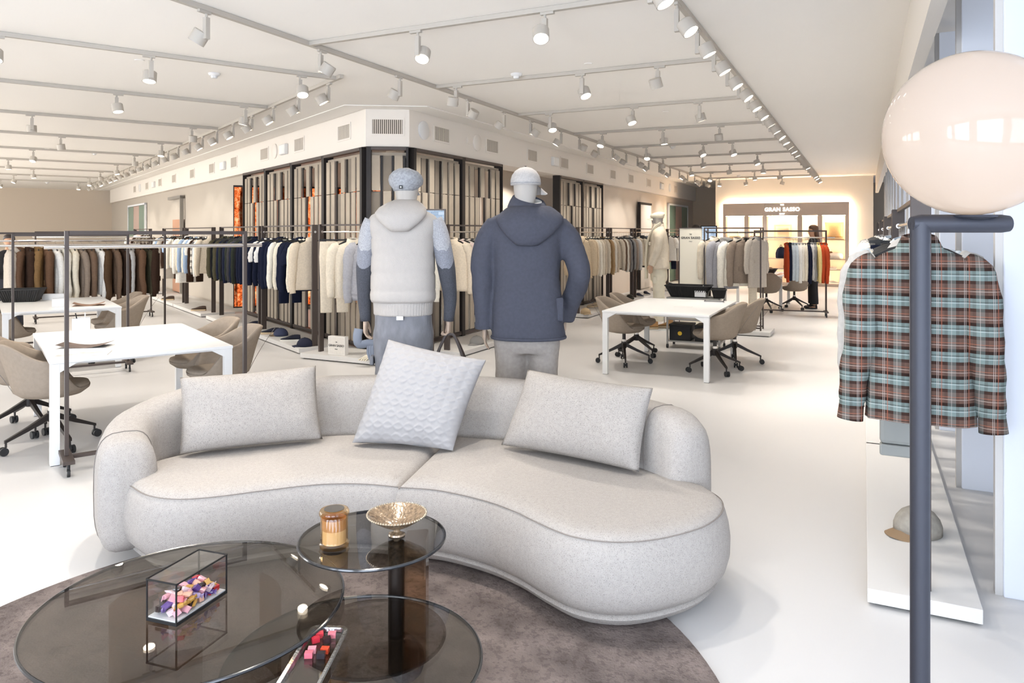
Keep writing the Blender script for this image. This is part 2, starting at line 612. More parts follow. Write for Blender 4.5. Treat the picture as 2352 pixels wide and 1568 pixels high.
def glazed(name, p, rz, w, h, label):
    o = thing(name, label, 'door', p, rz)
    struct(o)
    del o['category']
    MB().box(0, 0.05, -0.03, 0.03, 0, h).box(w - 0.05, w, -0.03, 0.03, 0, h).box(0, w, -0.03, 0.03, h - 0.06, h).build('door_frame', M_frame, o, smooth=False)
    for i, m in enumerate((M_green, M_rose, M_green)):
        MB().box(0.06 + i * (w - 0.12) / 3 + 0.01, 0.06 + (i + 1) * (w - 0.12) / 3 - 0.01, -0.012, 0.012, 0.03, h - 0.07).build('pane', m, o, smooth=False)
    return o


glazed('door_1', LW(16.9, -0.10), math.atan2(d2.y, d2.x), 3.3, 2.62, 'green and rose glazed door in the warm white wall')
glazed('door_2', RW(15.5, -0.10), math.atan2(d1.y, d1.x), 2.9, 2.62, 'green and rose glazed door beside the recess')
dl = thing('door_3', 'white sliding door leaf on a dark rail', 'door', RW(11.9, -0.12), math.atan2(d1.y, d1.x))
struct(dl); del dl['category']
MB().box(0, 1.15, -0.09, -0.04, 0.02, 2.45).build('leaf', M_wallw, dl, smooth=False)
MB().box(-0.05, 1.2, -0.1, -0.02, 2.46, 2.52).box(-0.06, -0.01, -0.1, -0.02, 0.0, 2.52).build('rail', M_dark, dl, smooth=False)
dl = thing('door_4', 'rust coloured service door on a dark rail', 'door', LW(11.6, -0.12), math.atan2(d2.y, d2.x))
struct(dl); del dl['category']
MB().box(0, 1.1, 0.01, 0.05, 0.02, 2.0).build('leaf', mat('rust_paint', '#b98d72', 0.7), dl, smooth=False)
MB().box(-0.06, 0.0, 0.01, 0.1, 0.02, 2.62).box(-0.06, 1.5, 0.01, 0.1, 2.56, 2.64).build('rail', mat('rail_grey', '#8c877f', 0.5), dl, smooth=False)

# ------------------------------------------------------------------ slatted screens
PX_W, SLOTS = 1.41, 7
ME = {}


def shared(key, fn):
    if key not in ME:
        ME[key] = fn()
    return ME[key]


def bx(x0, x1, y0, y1, z0, z1):
    return MB().box(x0, x1, y0, y1, z0, z1).mesh('piece', smooth=False)


def screen(p, rz, s, w, slots, up, low, dark_up, dark_low, label):
    """s: which way y faces the viewer"""
    o = thing('slatted_screen', label, 'screen', p, rz, 'slatted screens under the soffit')
    top = SOFF - 0.006

    def Y(a, b):
        return (a, b) if s > 0 else (-b, -a)
    for x0, x1 in ((0, 0.065), (w - 0.03, w)):
        y = Y(-0.13, 0.03)
        put('post', bx(x0, x1, y[0], y[1], 0, top), M_dark, o)
    y = Y(-0.05, 0.035)
    put('top_rail', bx(0.066, w - 0.031, y[0], y[1], top - 0.045, top), M_brown, o)
    y = Y(-0.06, -0.037)
    put('inner_rail', bx(0.07, w - 0.035, y[0], y[1], top - 0.15, top - 0.075), M_slat, o)
    y = Y(-0.06, 0.02)
    put('bottom_rail', bx(0.066, w - 0.031, y[0], y[1], 0.02, 0.075), M_brown, o)
    pitch = (w - 0.11) / slots
    sw = pitch * 0.7
    y = Y(-0.008, 0.012)
    yb = Y(-0.022, -0.0085)
    yd = Y(-0.036, -0.0225)
    mu = shared(('u', w, s), lambda: bx(0, sw, y[0], y[1], 2.225, top - 0.12))
    ml = shared(('l', w, s), lambda: bx(0, sw, y[0], y[1], 0.08, 2.215))
    mb = shared(('b', w, s), lambda: bx(0, pitch - sw - 0.012, yb[0], yb[1], 0.08, top - 0.12))
    du = shared(('du', w, s), lambda: bx(0, sw + 0.04, yd[0], yd[1], 2.225, top - 0.12))
    dlo = shared(('dl', w, s), lambda: bx(0, sw + 0.04, yd[0], yd[1], 0.08, 2.215))
    for i in range(slots):
        x = 0.075 + i * pitch
        if i in up:
            put('slat', mu, M_slat, o, (x, 0, 0))
        if i in low:
            put('slat', ml, M_slat, o, (x, 0, 0))
        if i in dark_up:
            put('grey_slat', du, M_slat2, o, (x - 0.02, 0, 0))
        if i in dark_low:
            put('grey_slat', dlo, M_slat2, o, (x - 0.02, 0, 0))
        put('stile', mb, M_dark, o, (x + sw + 0.006, 0, 0))
    return o


ALLU, ALLL = (0, 1, 3, 5, 6), (0, 1, 2, 4, 5, 6)
for i in range(4):
    screen(LW(0.07 + 1.41 * i), RL, 1, PX_W, 7, (0, 1, 3, 5, 6), ALLL if i != 0 else (0, 1, 2, 3, 5, 6), (2,) if i in (0,) else ((4,) if i == 2 else ()),
           (4,) if i == 0 else ((3,) if i == 2 else ()), 'taupe slatted screen in front of the forest picture, %s from the corner' % ORD[i])
cdir = (CR - CL).normalized()
screen(CL + cdir * 0.01, math.atan2(cdir.y, cdir.x), -1, 0.58, 3, (0, 2), (1, 2), (1,), (0,), 'narrow slatted screen on the cut-off corner')
for i, t in enumerate((0.07, 1.48, 5.56, 6.97)):
    screen(RW(t), RR, -1, PX_W, 7, ALLU if i else (0, 2, 4, 5, 6), ALLL if i else (0, 1, 2, 4, 5, 6), (1, 3) if i == 0 else ((2, 4) if i > 1 else ()),
           (3,) if i != 1 else (), 'taupe slatted screen on the wing with the lit cabinet, %s from the corner' % ORD[i])

# ------------------------------------------------------------------ ceiling tracks and spotlights
TZ = CEIL - 0.038


def track(p, q, label):
    b = MB().bar((0, 0, 0.017), (q - p).to_tuple()[:2] + (0.017,), 0.042, 0.038)
    o = b.build('ceiling_track', M_track, smooth=False, loc=(p.x, p.y, TZ))
    return tag(o, label, 'ceiling track', 'tracks on the ceiling')


me_ad = MB().box(-0.055, 0.055, -0.014, 0.014, -0.022, 0).cyl((0.02, 0, -0.021), (0.02, 0, -0.05), 0.011, 10).mesh('adapter')
me_arm = MB().box(0.0, 0.04, -0.017, 0.017, -0.215, -0.05).mesh('arm', smooth=False)
me_head = MB().lathe([(0.0, 0.045), (0.052, 0.045), (0.056, 0.04), (0.056, -0.045), (0.05, -0.045), (0.048, -0.036), (0, -0.036)], 20).mesh('head')
me_lens = MB().lathe([(0, -0.0395), (0.046, -0.0395), (0.046, -0.037), (0, -0.037)], 16).mesh('lens')
me_pin = MB().cyl((-0.005, 0.02, -0.19), (-0.005, 0.05, -0.19), 0.012, 8).mesh('pivot')
spot_data = bpy.data.lights.new('track_spot', 'SPOT')
spot_data.energy = SPOT_W
spot_data.color = (1.0, 0.945, 0.875)
spot_data.spot_size = math.radians(70)
spot_data.spot_blend = 0.7
spot_data.shadow_soft_size = 0.045


wash_data = spot_data.copy()          # dimmed heads close to a wall
wash_data.energy = SPOT_W * 0.38
mid_data = spot_data.copy()
mid_data.energy = SPOT_W * 0.65


def spot(p, aim, side_rz, label, group, dim=False):
    o = thing('track_spotlight', label, 'spotlight', (p.x, p.y, TZ), side_rz, group)
    put('adapter', me_ad, M_track, o)
    put('arm', me_arm, M_track, o)
    h = put('head', me_head, M_track, o, (0.02, 0.078, -0.19))
    a = Vector(aim).normalized()
    a.rotate(Matrix.Rotation(-side_rz, 3, 'Z'))
    h.scale = (1.15, 1.15, 1.1)
    h.rotation_mode = 'QUATERNION'
    h.rotation_quaternion = Vector((0, 0, -1)).rotation_difference(a)
    put('lens', me_lens, M_lens, h)
    l = bpy.data.objects.new('beam', {0: spot_data, 1: wash_data, 2: mid_data}[int(dim)])
    COL.objects.link(l)
    l.parent = h
    l.location = (0, 0, -0.05)
    return o


rnd = random.Random(4)
SB = CR + n1 * 1.2        # long track of the cabinet wing, wall side
WB_ = SB + n1 * 3.3       # long track of the cabinet wing, window side
LB = CL + n2 * 1.15       # long track of the picture wing
Z0 = Vector((0, 0, 0))
track(SB - d1 * 7.0, SB + d1 * 15.4, 'long white ceiling track on the wall side of the cabinet wing')
track(WB_ - d1 * 5.6, WB_ + d1 * 15.4, 'long white ceiling track on the window side')
track(LB - d2 * 1.85, LB + d2 * 21.0, 'long white ceiling track beside the picture wing soffit')
RN = [-5.78, -3.43, -1.25, 1.0, 3.28, 5.55, 7.85, 10.15, 12.5, 14.8]
LN = [-1.72, 0.62, 3.15, 5.7, 8.4, 11.1, 13.8, 16.5, 19.2]
for i, t in enumerate(RN):
    track(SB + d1 * t + n1 * 0.02, SB + d1 * t + n1 * 3.28, 'white cross track between the long tracks of the cabinet wing, %s from the viewer' % ORD[i])
for i, t in enumerate(LN):
    track(LB + d2 * t + n2 * 0.02, LB + d2 * t + n2 * 9.0, 'white cross track of the picture wing, %s from the viewer' % ORD[i])
G1, G2, G3, G4, G5 = ('spotlights along the wall-side track', 'spotlights along the window-side track', 'spotlights along the picture-wing track',
                      'spotlights on the cabinet-wing cross tracks', 'spotlights on the picture-wing cross tracks')
ts = [-4.6, -3.25, -2.0, -0.45, 0.55, 1.5, 2.7, 3.6, 4.6, 5.5, 6.4, 7.3, 8.2, 9.2, 10.3, 11.4, 12.4, 13.4, 14.4, 15.1]
for i, t in enumerate(ts):
    aim = Vector((-n1.x, -n1.y, 0)) * rnd.uniform(0.55, 0.8) + d1 * rnd.uniform(-0.3, 0.3) + Vector((0, 0, -1))
    spot(SB + d1 * t, aim, RR + (math.pi if i % 2 else 0), 'white spotlight on the wall-side track of the cabinet wing, %s from the viewer' % ORD[i], G1, 2)
i = 0
t = -5.42  # the first heads hang out of view, added to brighten the near floor
while t < 15.2:
    aim = n1 * rnd.uniform(0.45, 0.75) + d1 * rnd.uniform(-0.15, 0.25) + Vector((0, 0, -1))
    spot(WB_ + d1 * t, aim, RR + math.pi, 'white spotlight on the long window-side track, %s from the viewer' % ORD[i], G2, i < 4)
    t += 0.74
    i += 1
i = 0
t = -1.5
while t < 20:
    aim = e2 * rnd.uniform(0.5, 0.8) + d2 * rnd.uniform(-0.3, 0.3) + Vector((0, 0, -1))
    spot(LB + d2 * t, aim, RL, 'white spotlight on the picture-wing long track, %s from the viewer' % ORD[i], G3, True)
    t += 0.95
    i += 1
for i, t in enumerate(RN):
    ss = {1: (1.15, 2.35), 2: (0.3, 1.81, 2.67), 3: (0.5, 1.75, 2.6)}.get(i, (0.45 + 0.1 * (i % 3), 1.3 + 0.25 * (i % 3), 2.5 - 0.2 * (i % 2)))
    for j, s in enumerate(ss):
        aim = Vector((rnd.uniform(-0.35, 0.35), rnd.uniform(-0.5, 0.3), -1))
        if i == 0:
            aim = Vector((rnd.uniform(-0.1, 0.1), rnd.uniform(-0.15, 0.05), -1))
        elif i == 1:
            aim = Vector((-0.1 + 0.1 * j, -0.62, -1))
        spot(SB + d1 * t + n1 * s, aim, RZ1 + (0 if (i + j) % 2 else math.pi),
             'white spotlight, %s along the %s cross track of the cabinet wing' % (ORD[j], ORD[i]), G4)
for i, t in enumerate(LN):
    ss = {0: (0.4, 1.9, 3.09, 5.2, 7.4), 1: (0.33, 1.83, 3.3, 5.4, 7.8)}.get(i, (0.4, 2.0 + 0.3 * (i % 3), 4.3, 6.8))
    for j, s in enumerate(ss):
        aim = Vector((rnd.uniform(-0.3, 0.3), rnd.uniform(-0.5, 0.3), -1))
        spot(LB + d2 * t + n2 * s, aim, RZ2 + (0 if (i + j) % 2 else math.pi),
             'white spotlight, %s along the %s cross track of the picture wing' % (ORD[j], ORD[i]), G5)
# inside the room behind the screens
ti0, ti1 = RW(0.8, -1.2), RW(6.8, -1.2)
track(ti0, ti1, 'white ceiling track in the room behind the screens')
for j in range(5):
    spot(ti0 + (ti1 - ti0) * (0.1 + 0.2 * j), Vector((-0.3, 0.5, -1)), RR, 'white spotlight behind the screens, %s along its track' % ORD[j], 'spotlights behind the screens')

tj0, tj1 = LW(0.5, -1.3), LW(4.6, -1.3)  # track and heads added to light the dim space behind these screens
track(tj0, tj1, 'white ceiling track before the forest picture')
for j in range(4):
    spot(tj0 + (tj1 - tj0) * (0.12 + 0.25 * j), Vector((0.3, 0.3, -1)), RL, 'white spotlight before the forest picture, %s along its track' % ORD[j], 'spotlights before the forest picture')

# ------------------------------------------------------------------ vents, speakers, detectors on the soffits and the ceiling
M_vent = mat('vent_painted', '#d3c9bc', 0.6)
M_ventd = mat('vent_dark', '#5f564c', 0.8)
me_vf = MB().box(-0.235, 0.235, -0.012, 0, -0.125, -0.1).box(-0.235, 0.235, -0.012, 0, 0.1, 0.125).box(-0.235, -0.21, -0.012, 0, -0.1, 0.1).box(0.21, 0.235, -0.012, 0, -0.1, 0.1).mesh('vent_frame', smooth=False)
me_vb = bx(-0.21, 0.21, -0.003, 0, -0.1, 0.1)
me_vs = bx(-0.0075, 0.0075, -0.009, -0.004, -0.1, 0.1)
vn = 0


def vent(p, rz, label, fine=True):
    o = thing('air_vent', label, 'vent', p, rz, 'air vents in the soffits')
    put('frame', me_vf, M_soff, o)
    put('back_plate', me_vb, M_ventd, o)
    for k in range(15):
        put('slat', me_vs, M_vent, o, (-0.196 + 0.028 * k, 0, 0))
    return o


VZ = 3.115
vent(CL + cdir * 0.3 + Vector((0.0003, -0.001, VZ)), math.atan2(cdir.y, cdir.x), 'wide slatted air vent over the cut-off corner')


def tl(u, n=0.0):
    k = (u - CX) / F
    b = LW(0, n)
    return (k * b.y - b.x) / (d2.x - k * d2.y)


def tr(u, n=0.0):
    k = (u - CX) / F
    b = RW(0, n)
    return (k * b.y - b.x) / (d1.x - k * d1.y)


rl2, rr2 = RL + math.pi, RR
for i, u in enumerate((791, 688, 608, 538, 487, 442, 400, 368, 338, 310)):
    vent(LW(tl(u), 0.001, VZ), rl2, 'slatted air vent in the picture-wing soffit, %s from the corner' % ORD[i])
for i, u in enumerate((1014, 1130, 1222, 1296, 1355, 1407, 1449, 1490, 1520, 1552)):
    vent(RW(tr(u), 0.001, VZ), rr2, 'slatted air vent in the cabinet-wing soffit, %s from the corner' % ORD[i])
me_sp = MB().tube([(0, -0.001, 0), (0, -0.02, 0), (0, -0.03, 0)], [0.135, 0.135, 0.12], 28).mesh('speaker')
for i, (f, u, b, rz, big) in enumerate(((RW, 972, tr, rr2, 1), (RW, 1095, tr, rr2, 0), (RW, 1538, tr, rr2, 1), (LW, 632, tl, rl2, 0), (LW, 322, tl, rl2, 1))):
    o = put('wall_speaker', me_sp, M_white if big else M_soff, None, f(b(u), 0.0, VZ), rz)
    tag(o, ('round white speaker disc' if big else 'round beige speaker disc') + ' on the soffit beside ' + ('the corner vent', 'the second vent of the cabinet wing',
        'the far end of the cabinet wing', 'the white emergency lamp', 'the far vents of the picture wing')[i], 'speaker', 'speaker discs on the soffits')
for i, (f, u, b, rz) in enumerate(((LW, 655, tl, rl2), (LW, 515, tl, rl2), (RW, 1272, tr, rr2), (RW, 1518, tr, rr2), (LW, 355, tl, rl2))):
    o = thing('emergency_lamp', 'white boxy emergency lamp on the ' + ('soffit above the forest picture', 'soffit past the forest picture', 'soffit above the opening',
              'cabinet-wing soffit near its end', 'picture-wing soffit near its end')[i], 'lamp', f(b(u), 0, VZ - 0.02), rz, 'emergency lamps on the soffits')
    MB().box(-0.15, 0.15, -0.06, 0, -0.09, 0.09).build('housing', M_white, o, smooth=False, bevel=0.01)
    MB().box(-0.13, 0.13, -0.066, -0.06, -0.075, 0.075).build('diffuser', mat('lamp_diffuser', '#f6f4f0', 0.4), o, smooth=False)
o = tag(MB().box(-0.05, 0.05, -0.012, 0, -0.05, 0.05).box(-0.03, 0.03, -0.018, -0.012, -0.03, 0.03).build('wall_switch', M_soff, None, smooth=False, loc=RW(tr(1075), 0, VZ), rz=rr2),
        'small square switch plate on the soffit beside the corner vents', 'switch')
for i, (u, v) in enumerate(((492, 168), (1186, 169), (217, 350), (1545, 335), (1697, 402), (108, 418))):
    p = at(u, v, CEIL)
    o = thing('smoke_detector', 'white domed smoke detector, ' + ('nearest on the picture wing ceiling', 'nearest on the cabinet wing ceiling', 'second on the picture wing ceiling',
              'second on the cabinet wing ceiling', 'third on the cabinet wing ceiling', 'third on the picture wing ceiling')[i], 'detector', (p.x, p.y, CEIL), 0, 'smoke detectors')
    MB().lathe([(0, -0.001), (0.062, -0.001), (0.062, -0.014), (0.05, -0.03), (0, -0.03)], 24).build('base', M_white, o)
    MB().lathe([(0, -0.03), (0.036, -0.03), (0.03, -0.055), (0.0, -0.06)], 20).build('dome', M_white, o)
for i, (u, v) in enumerate(((320, 138), (1351, 146), (1529, 256), (108, 341))):
    p = at(u, v, CEIL)
    tag(MB().lathe([(0, -0.001), (0.045, -0.001), (0.045, -0.008), (0, -0.008)], 20).build('ceiling_disc', M_ceil, None, loc=(p.x, p.y, CEIL)),
        'flat white cover disc on the ceiling, ' + ('near the first picture-wing track', 'near the second cabinet-wing track', 'near the third cabinet-wing track', 'near the fifth picture-wing track')[i], 'cover disc')

# ------------------------------------------------------------------ sofa
M_linen = mat('oatmeal_linen', '#aca59e', 0.9, spec=0.15, var=0.05, vscale=60, bump=0.5, bscale=420, speck=(260, 0.36, 0.72))
M_linen2 = mat('oatmeal_linen_cushion', '#a69f98', 0.9, spec=0.15, var=0.05, vscale=50, bump=0.55, bscale=380, speck=(230, 0.37, 0.70))
M_seam = mat('linen_piping', '#857d77', 0.9, spec=0.1)


def offset_loop(pts, d):
    n = len(pts)
    out = []
    for i in range(n):
        a, b = pts[(i - 2) % n], pts[(i + 2) % n]
        t = (b - a).normalized()
        out.append(pts[i] + Vector((t.y, -t.x, 0)) * d)
    if d < -0.015:                       # drop the loops an inset makes at tight corners
        lim = (abs(d) * 0.94) ** 2
        ok = [all((q.x - p.x) ** 2 + (q.y - p.y) ** 2 >= lim for p in pts) for q in out]
        good = [i for i in range(n) if ok[i]]
        out = [out[i] if ok[i] else out[min(good, key=lambda g: min((g - i) % n, (i - g) % n))] for i in range(n)]
    return out


def cushion_block(pts, prof, name, parent, m):
    """closed plan outline (counter-clockwise) with an edge profile of (z, outward offset)"""
    b = MB()
    rings = []
    for z, d in prof:
        rings.append([Vector((p.x, p.y, z)) for p in offset_loop(pts, d)])
    c = sum(pts, Vector()) / len(pts)
    z = prof[-1][0]
    b.loft(rings)
    return b.build(name, m, parent, sharp=60)


SO = Vector((-0.5, 3.9, 0))
sofa = thing('curved_sofa', 'curved oatmeal linen sofa with a low wrap-around back', 'sofa', SO)


def sl(pts):
    return [Vector((x - SO.x, y - SO.y, 0)) for x, y in pts]


front_l = [(-1.86, 3.56), (-1.71, 3.43), (-1.55, 3.38), (-1.39, 3.41), (-1.17, 3.50), (-0.98, 3.57), (-0.83, 3.59), (-0.69, 3.58), (-0.55, 3.542)]
front_r = [(-0.545, 3.538), (-0.352, 3.496), (-0.143, 3.374), (0.004, 3.24), (0.121, 3.09), (0.229, 2.975), (0.345, 2.92), (0.485, 2.912), (0.647, 2.965),
           (0.81, 3.07), (0.925, 3.22), (0.965, 3.38), (0.93, 3.53)]
back_l = [(-0.38, 4.38), (-0.8, 4.42), (-1.10, 4.39), (-1.45, 4.27), (-1.78, 4.06), (-1.95, 3.83), (-1.95, 3.66)]
back_r = [(0.82, 3.66), (0.55, 3.93), (0.25, 4.16), (-0.06, 4.31), (-0.37, 4.38)]


def outline(parts, seg=6):
    o = []
    for p in parts:
        o += crom(sl(p), seg)
    # even spacing
    res = [o[0]]
    for q in o[1:]:
        if (q - res[-1]).length > 0.018:
            res.append(q)
    return res


prof = [(0.085, -0.05), (0.10, -0.02), (0.14, 0.012), (0.20, 0.028), (0.27, 0.03), (0.33, 0.022), (0.38, 0.008), (0.402, -0.006), (0.416, -0.022), (0.425, -0.05), (0.431, -0.10)]
ol, orr = outline([front_l, [(-0.55, 3.542), (-0.38, 4.38)], back_l]), outline([front_r, back_r, [(-0.37, 4.38), (-0.545, 3.538)]])
s1 = cushion_block(ol, prof, 'seat_cushion', sofa, M_linen)
s2 = cushion_block(orr, prof, 'seat_cushion', sofa, M_linen)
for src, par in ((front_l, s1), (front_r, s2)):
    pts = [p + Vector((0, 0, 0.4)) for p in crom(sl(src), 8)]
    MB().tube(pts, 0.0024, 6).build('piping', M_seam, par)
full = outline([front_l, front_r, back_r, back_l])
b = MB()
b.loft([[Vector((p.x, p.y, z)) for p in offset_loop(full, d)] for z, d in ((0.02, -0.10), (0.045, -0.05), (0.075, -0.025), (0.09, -0.04), (0.10, -0.10))])
b.build('base', M_linen, sofa, sharp=60)
for x, y in ((-1.7, 3.62), (-0.7, 3.75), (0.45, 3.12), (0.8, 3.4), (-0.5, 4.3), (-1.6, 4.1)):
    MB().cyl((x - SO.x, y - SO.y, 0), (x - SO.x, y - SO.y, 0.04), 0.03, 12).build('foot', M_black, sofa)

path = [(-1.90, 3.62), (-1.98, 3.74), (-2.03, 3.95), (-1.94, 4.19), (-1.70, 4.39), (-1.35, 4.52), (-0.95, 4.585), (-0.5, 4.59), (-0.1, 4.51), (0.25, 4.34), (0.53, 4.12), (0.74, 3.87), (0.885, 3.63)]
pp = crom(sl(path), 7)
L = len(pp)
cum = [0.0]
for i in range(1, L):
    cum.append(cum[-1] + (pp[i] - pp[i - 1]).length)
b = MB()
rings = []


def back_ring(c, nrm, hgt, hw, z0, ex=3.4, n=28, bulge=0.0):
    out = []
    for j in range(n):
        a = 2 * math.pi * j / n
        ca, sa = math.cos(a), math.sin(a)
        x = math.copysign(abs(ca) ** (2 / ex), ca) * hw
        zz = (math.copysign(abs(sa) ** (2 / ex), sa) + 1) / 2
        out.append(Vector((c.x + nrm.x * x, c.y + nrm.y * x, z0 + zz * (hgt - z0))))
    return out


tot = cum[-1]
caps0 = [(-0.075, 0.35), (-0.06, 0.62), (-0.035, 0.85), (-0.012, 0.96)]
fr = []
for i in range(L):
    a, c = pp[max(0, i - 1)], pp[min(L - 1, i + 1)]
    t = (c - a).normalized()
    fr.append((pp[i], t, Vector((t.y, -t.x, 0))))


def hgt_at(s):
    lo = 0.60 + 0.135 * min(1, s / 0.75) ** 0.8
    hi = 0.735 - 0.05 * max(0, 1 - (tot - s) / 0.12) ** 2
    return min(lo, hi, 0.735)


p0, t0, nn0 = fr[0]
for d, k in caps0:
    h = hgt_at(0)
    rings.append(back_ring(p0 + t0 * d, nn0, 0.06 + (h - 0.06) * (0.5 + 0.5 * k) - 0.0, 0.135 * k, 0.06 + 0.12 * (1 - k)))
for i, (p, t, nn) in enumerate(fr):
    rings.append(back_ring(p, nn, hgt_at(cum[i]), 0.135, 0.06))
p1, t1_, nn1 = fr[-1]
for d, k in reversed(caps0):
    rings.append(back_ring(p1 - t1_ * d * 0.8, nn1, 0.06 + (hgt_at(tot) - 0.06) * (0.8 + 0.2 * k), 0.135 * k, 0.06))
b.loft(rings)
bk = b.build('backrest', M_linen, sofa, sharp=70)
for s_i, sg in ((5, 1), (L - 6, -1)):
    p, t, nn = fr[s_i]
    ring = back_ring(p, nn, hgt_at(cum[s_i]) + 0.002, 0.137, 0.06)
    MB().tube(ring + [ring[0]], 0.002, 6, cap=False).build('seam', M_seam, bk)


# ------------------------------------------------------------------ cushions
def pillow(name, bl, br, tr_, tl_, th, m, label, n=36, relief=None, ruffle=0.0):
    """soft cushion spanned by its four corners; the front faces the viewer"""
    bl, br, tr_, tl_ = map(Vector, (bl, br, tr_, tl_))
    org = (bl + br) / 2
    nrm = ((br - bl).cross(tl_ - bl)).normalized()
    if nrm.y > 0:
        nrm = -nrm
    b = MB()
    vs = []
    for side in (1, -1):
        for i in range(n + 1):
            for j in range(n + 1):
                x, y = j / n, i / n
                sx, sy = 2 * x - 1, 2 * y - 1
                # edges pull in between the corners
                px = 0.5 + (x - 0.5) * (1 - 0.035 * (1 - sy * sy) * abs(sx) ** 3)
                py = 0.5 + (y - 0.5) * (1 - 0.045 * (1 - sx * sx) * abs(sy) ** 3)
                p = (bl * (1 - px) + br * px) * (1 - py) + (tl_ * (1 - px) + tr_ * px) * py
                h = ((1 - abs(sx) ** 3.2) * (1 - abs(sy) ** 3.2)) ** 0.62 * th / 2 * (1 + 0.10 * math.cos(1.5 * sx) * math.cos(1.5 * sy))
                h += (0.007 * math.sin(7 * x + 3 * y) * math.sin(5 * y + 1) + 0.004 * math.sin(19 * x - 8 * y) * abs(sx) ** 2) * min(1, h * 40)
                if relief and side > 0:
                    h += relief(x, y) * min(1, h * 60)
                if ruffle:
                    h += ruffle * math.sin(16 * x) * max(0, 1 - y * 9)
                vs.append(p - org + nrm * (h if side > 0 else -h))
    fs = []
    N = n + 1
    for s in (0, 1):
        o = s * N * N
        for i in range(n):
            for j in range(n):
                q = (o + i * N + j, o + i * N + j + 1, o + (i + 1) * N + j + 1, o + (i + 1) * N + j)
                fs.append(q if s == 0 else q[::-1])
    b.add(vs, fs)
    o = b.build(name, m, None, sharp=0, loc=org)
    w = o.modifiers.new('weld', 'WELD')
    w.merge_threshold = 0.0015
    return tag(o, label, 'cushion')


pillow('linen_cushion', (-1.775, 3.90, 0.45), (-1.085, 4.19, 0.45), (-1.155, 4.31, 0.85), (-1.83, 4.03, 0.835), 0.20, M_linen2,
       'oatmeal linen cushion on the sofa beside the rounded armrest')
pillow('linen_cushion', (-0.06, 4.06, 0.455), (0.625, 3.60, 0.455), (0.715, 3.705, 0.845), (0.09, 4.185, 0.85), 0.20, M_linen2,
       'oatmeal linen cushion leaning on the open end of the sofa back')
M_cable = mat('pale_grey_knit', '#a09d9c', 0.9, spec=0.15, var=0.02, vscale=60, bump=0.35, bscale=500)


def cable(x, y):
    """twisted cable relief running across the cushion"""
    u, v = x * 5.0, y * 9.0
    row = math.floor(v)
    ph = u + 0.5 * (row % 2)
    f = (v - row) - 0.5
    w = 0.28 * math.sin(2 * math.pi * ph)
    h1 = math.exp(-((f - w) / 0.12) ** 2)
    h2 = math.exp(-((f + w) / 0.12) ** 2)
    return 0.0045 * max(h1, h2) + 0.002 * math.sin(2 * math.pi * ph) ** 2


pillow('cable_knit_cushion', (-0.90, 4.12, 0.45), (-0.325, 4.00, 0.44), (-0.150, 4.235, 0.895), (-0.735, 4.345, 1.0), 0.20, M_cable,
       'pale grey cable-knit cushion in the middle of the sofa', n=110, relief=cable, ruffle=0.012)

# ------------------------------------------------------------------ rug
M_rug = mat('taupe_velvet_rug', '#766b66', 0.95, spec=0.05, var=0.30, vscale=7, bump=0.9, bscale=110, speck=(45, 0.40, 0.78))
rug = tag(MB().lathe([(0, 0.001), (1.55, 0.001), (1.555, 0.006), (1.55, 0.014), (0, 0.014)], 128).build('round_rug', M_rug, None, loc=(-0.80, 2.53, 0)),
          'round taupe velvet rug under the glass tables', 'rug')

# ------------------------------------------------------------------ smoked glass tables
M_smoke = glass('smoked_glass', (0.60, 0.585, 0.56), 1.0, 0.01)
M_bronze = glass('bronze_glass', (0.76, 0.63, 0.51), 0.9, 0.05)
M_edge = mat('glass_edge_dark', '#2a2a2c', 0.15, spec=0.7)


def glass_table(name, label, c, r, z, legs, lr):
    o = thing(name, label, 'table', (c[0], c[1], 0.0145))
    MB().lathe([(0, z - 0.012), (r - 0.002, z - 0.012), (r - 0.002, z), (0, z)], 96).build('glass_top', M_smoke, o)
    ring = [(math.cos(2 * math.pi * j / 96) * r, math.sin(2 * math.pi * j / 96) * r, z - 0.006) for j in range(97)]
    MB().tube(ring, 0.006, 8, cap=False).build('rim', M_edge, o)
    for a in legs:
        dx, dy = math.cos(a) * lr, math.sin(a) * lr
        tx, ty = -math.sin(a), math.cos(a)
        arc = []
        for s in (-1, 0, 1):
            pass
        b = MB()
        ang = [a - 0.42, a - 0.21, a, a + 0.21, a + 0.42]
        lo = [Vector((math.cos(q) * lr, math.sin(q) * lr, 0)) for q in ang] + [Vector((math.cos(q) * (lr + 0.012), math.sin(q) * (lr + 0.012), 0)) for q in reversed(ang)]
        b.loft([[p + Vector((0, 0, 0.0)) for p in lo], [p + Vector((0, 0, z - 0.013)) for p in lo]])
        b.build('leg', M_bronze, o, smooth=False)
    return o


glass_table('glass_coffee_table', 'large low round smoked glass coffee table holding the candy case', (-1.096, 2.51), 0.503, 0.35, (0.6, 2.7, 4.8), 0.28)
glass_table('glass_coffee_table', 'low smoked glass table holding the silver tray', (-0.482, 2.243), 0.387, 0.317, (0.5, 2.6, 4.6), 0.2)
st = thing('glass_side_table', 'small taller smoked glass side table holding the candle and bowl', 'table', (-0.511, 2.684, 0.0145))
MB().lathe([(0, 0.491), (0.262, 0.491), (0.262, 0.503), (0, 0.503)], 80).build('glass_top', M_smoke, st)
MB().tube([(math.cos(2 * math.pi * j / 80) * 0.263, math.sin(2 * math.pi * j / 80) * 0.263, 0.497) for j in range(81)], 0.006, 8, cap=False).build('rim', M_edge, st)
b = MB()
sec = [Vector((0.115, 0.0, 0)), Vector((0.19, -0.01, 0)), Vector((0.195, 0.0, 0)), Vector((0.195, 0.09, 0)), Vector((0.185, 0.1, 0)), Vector((0.115, 0.085, 0))]
b.loft([sec, [p + Vector((0, 0, 0.49)) for p in sec]])
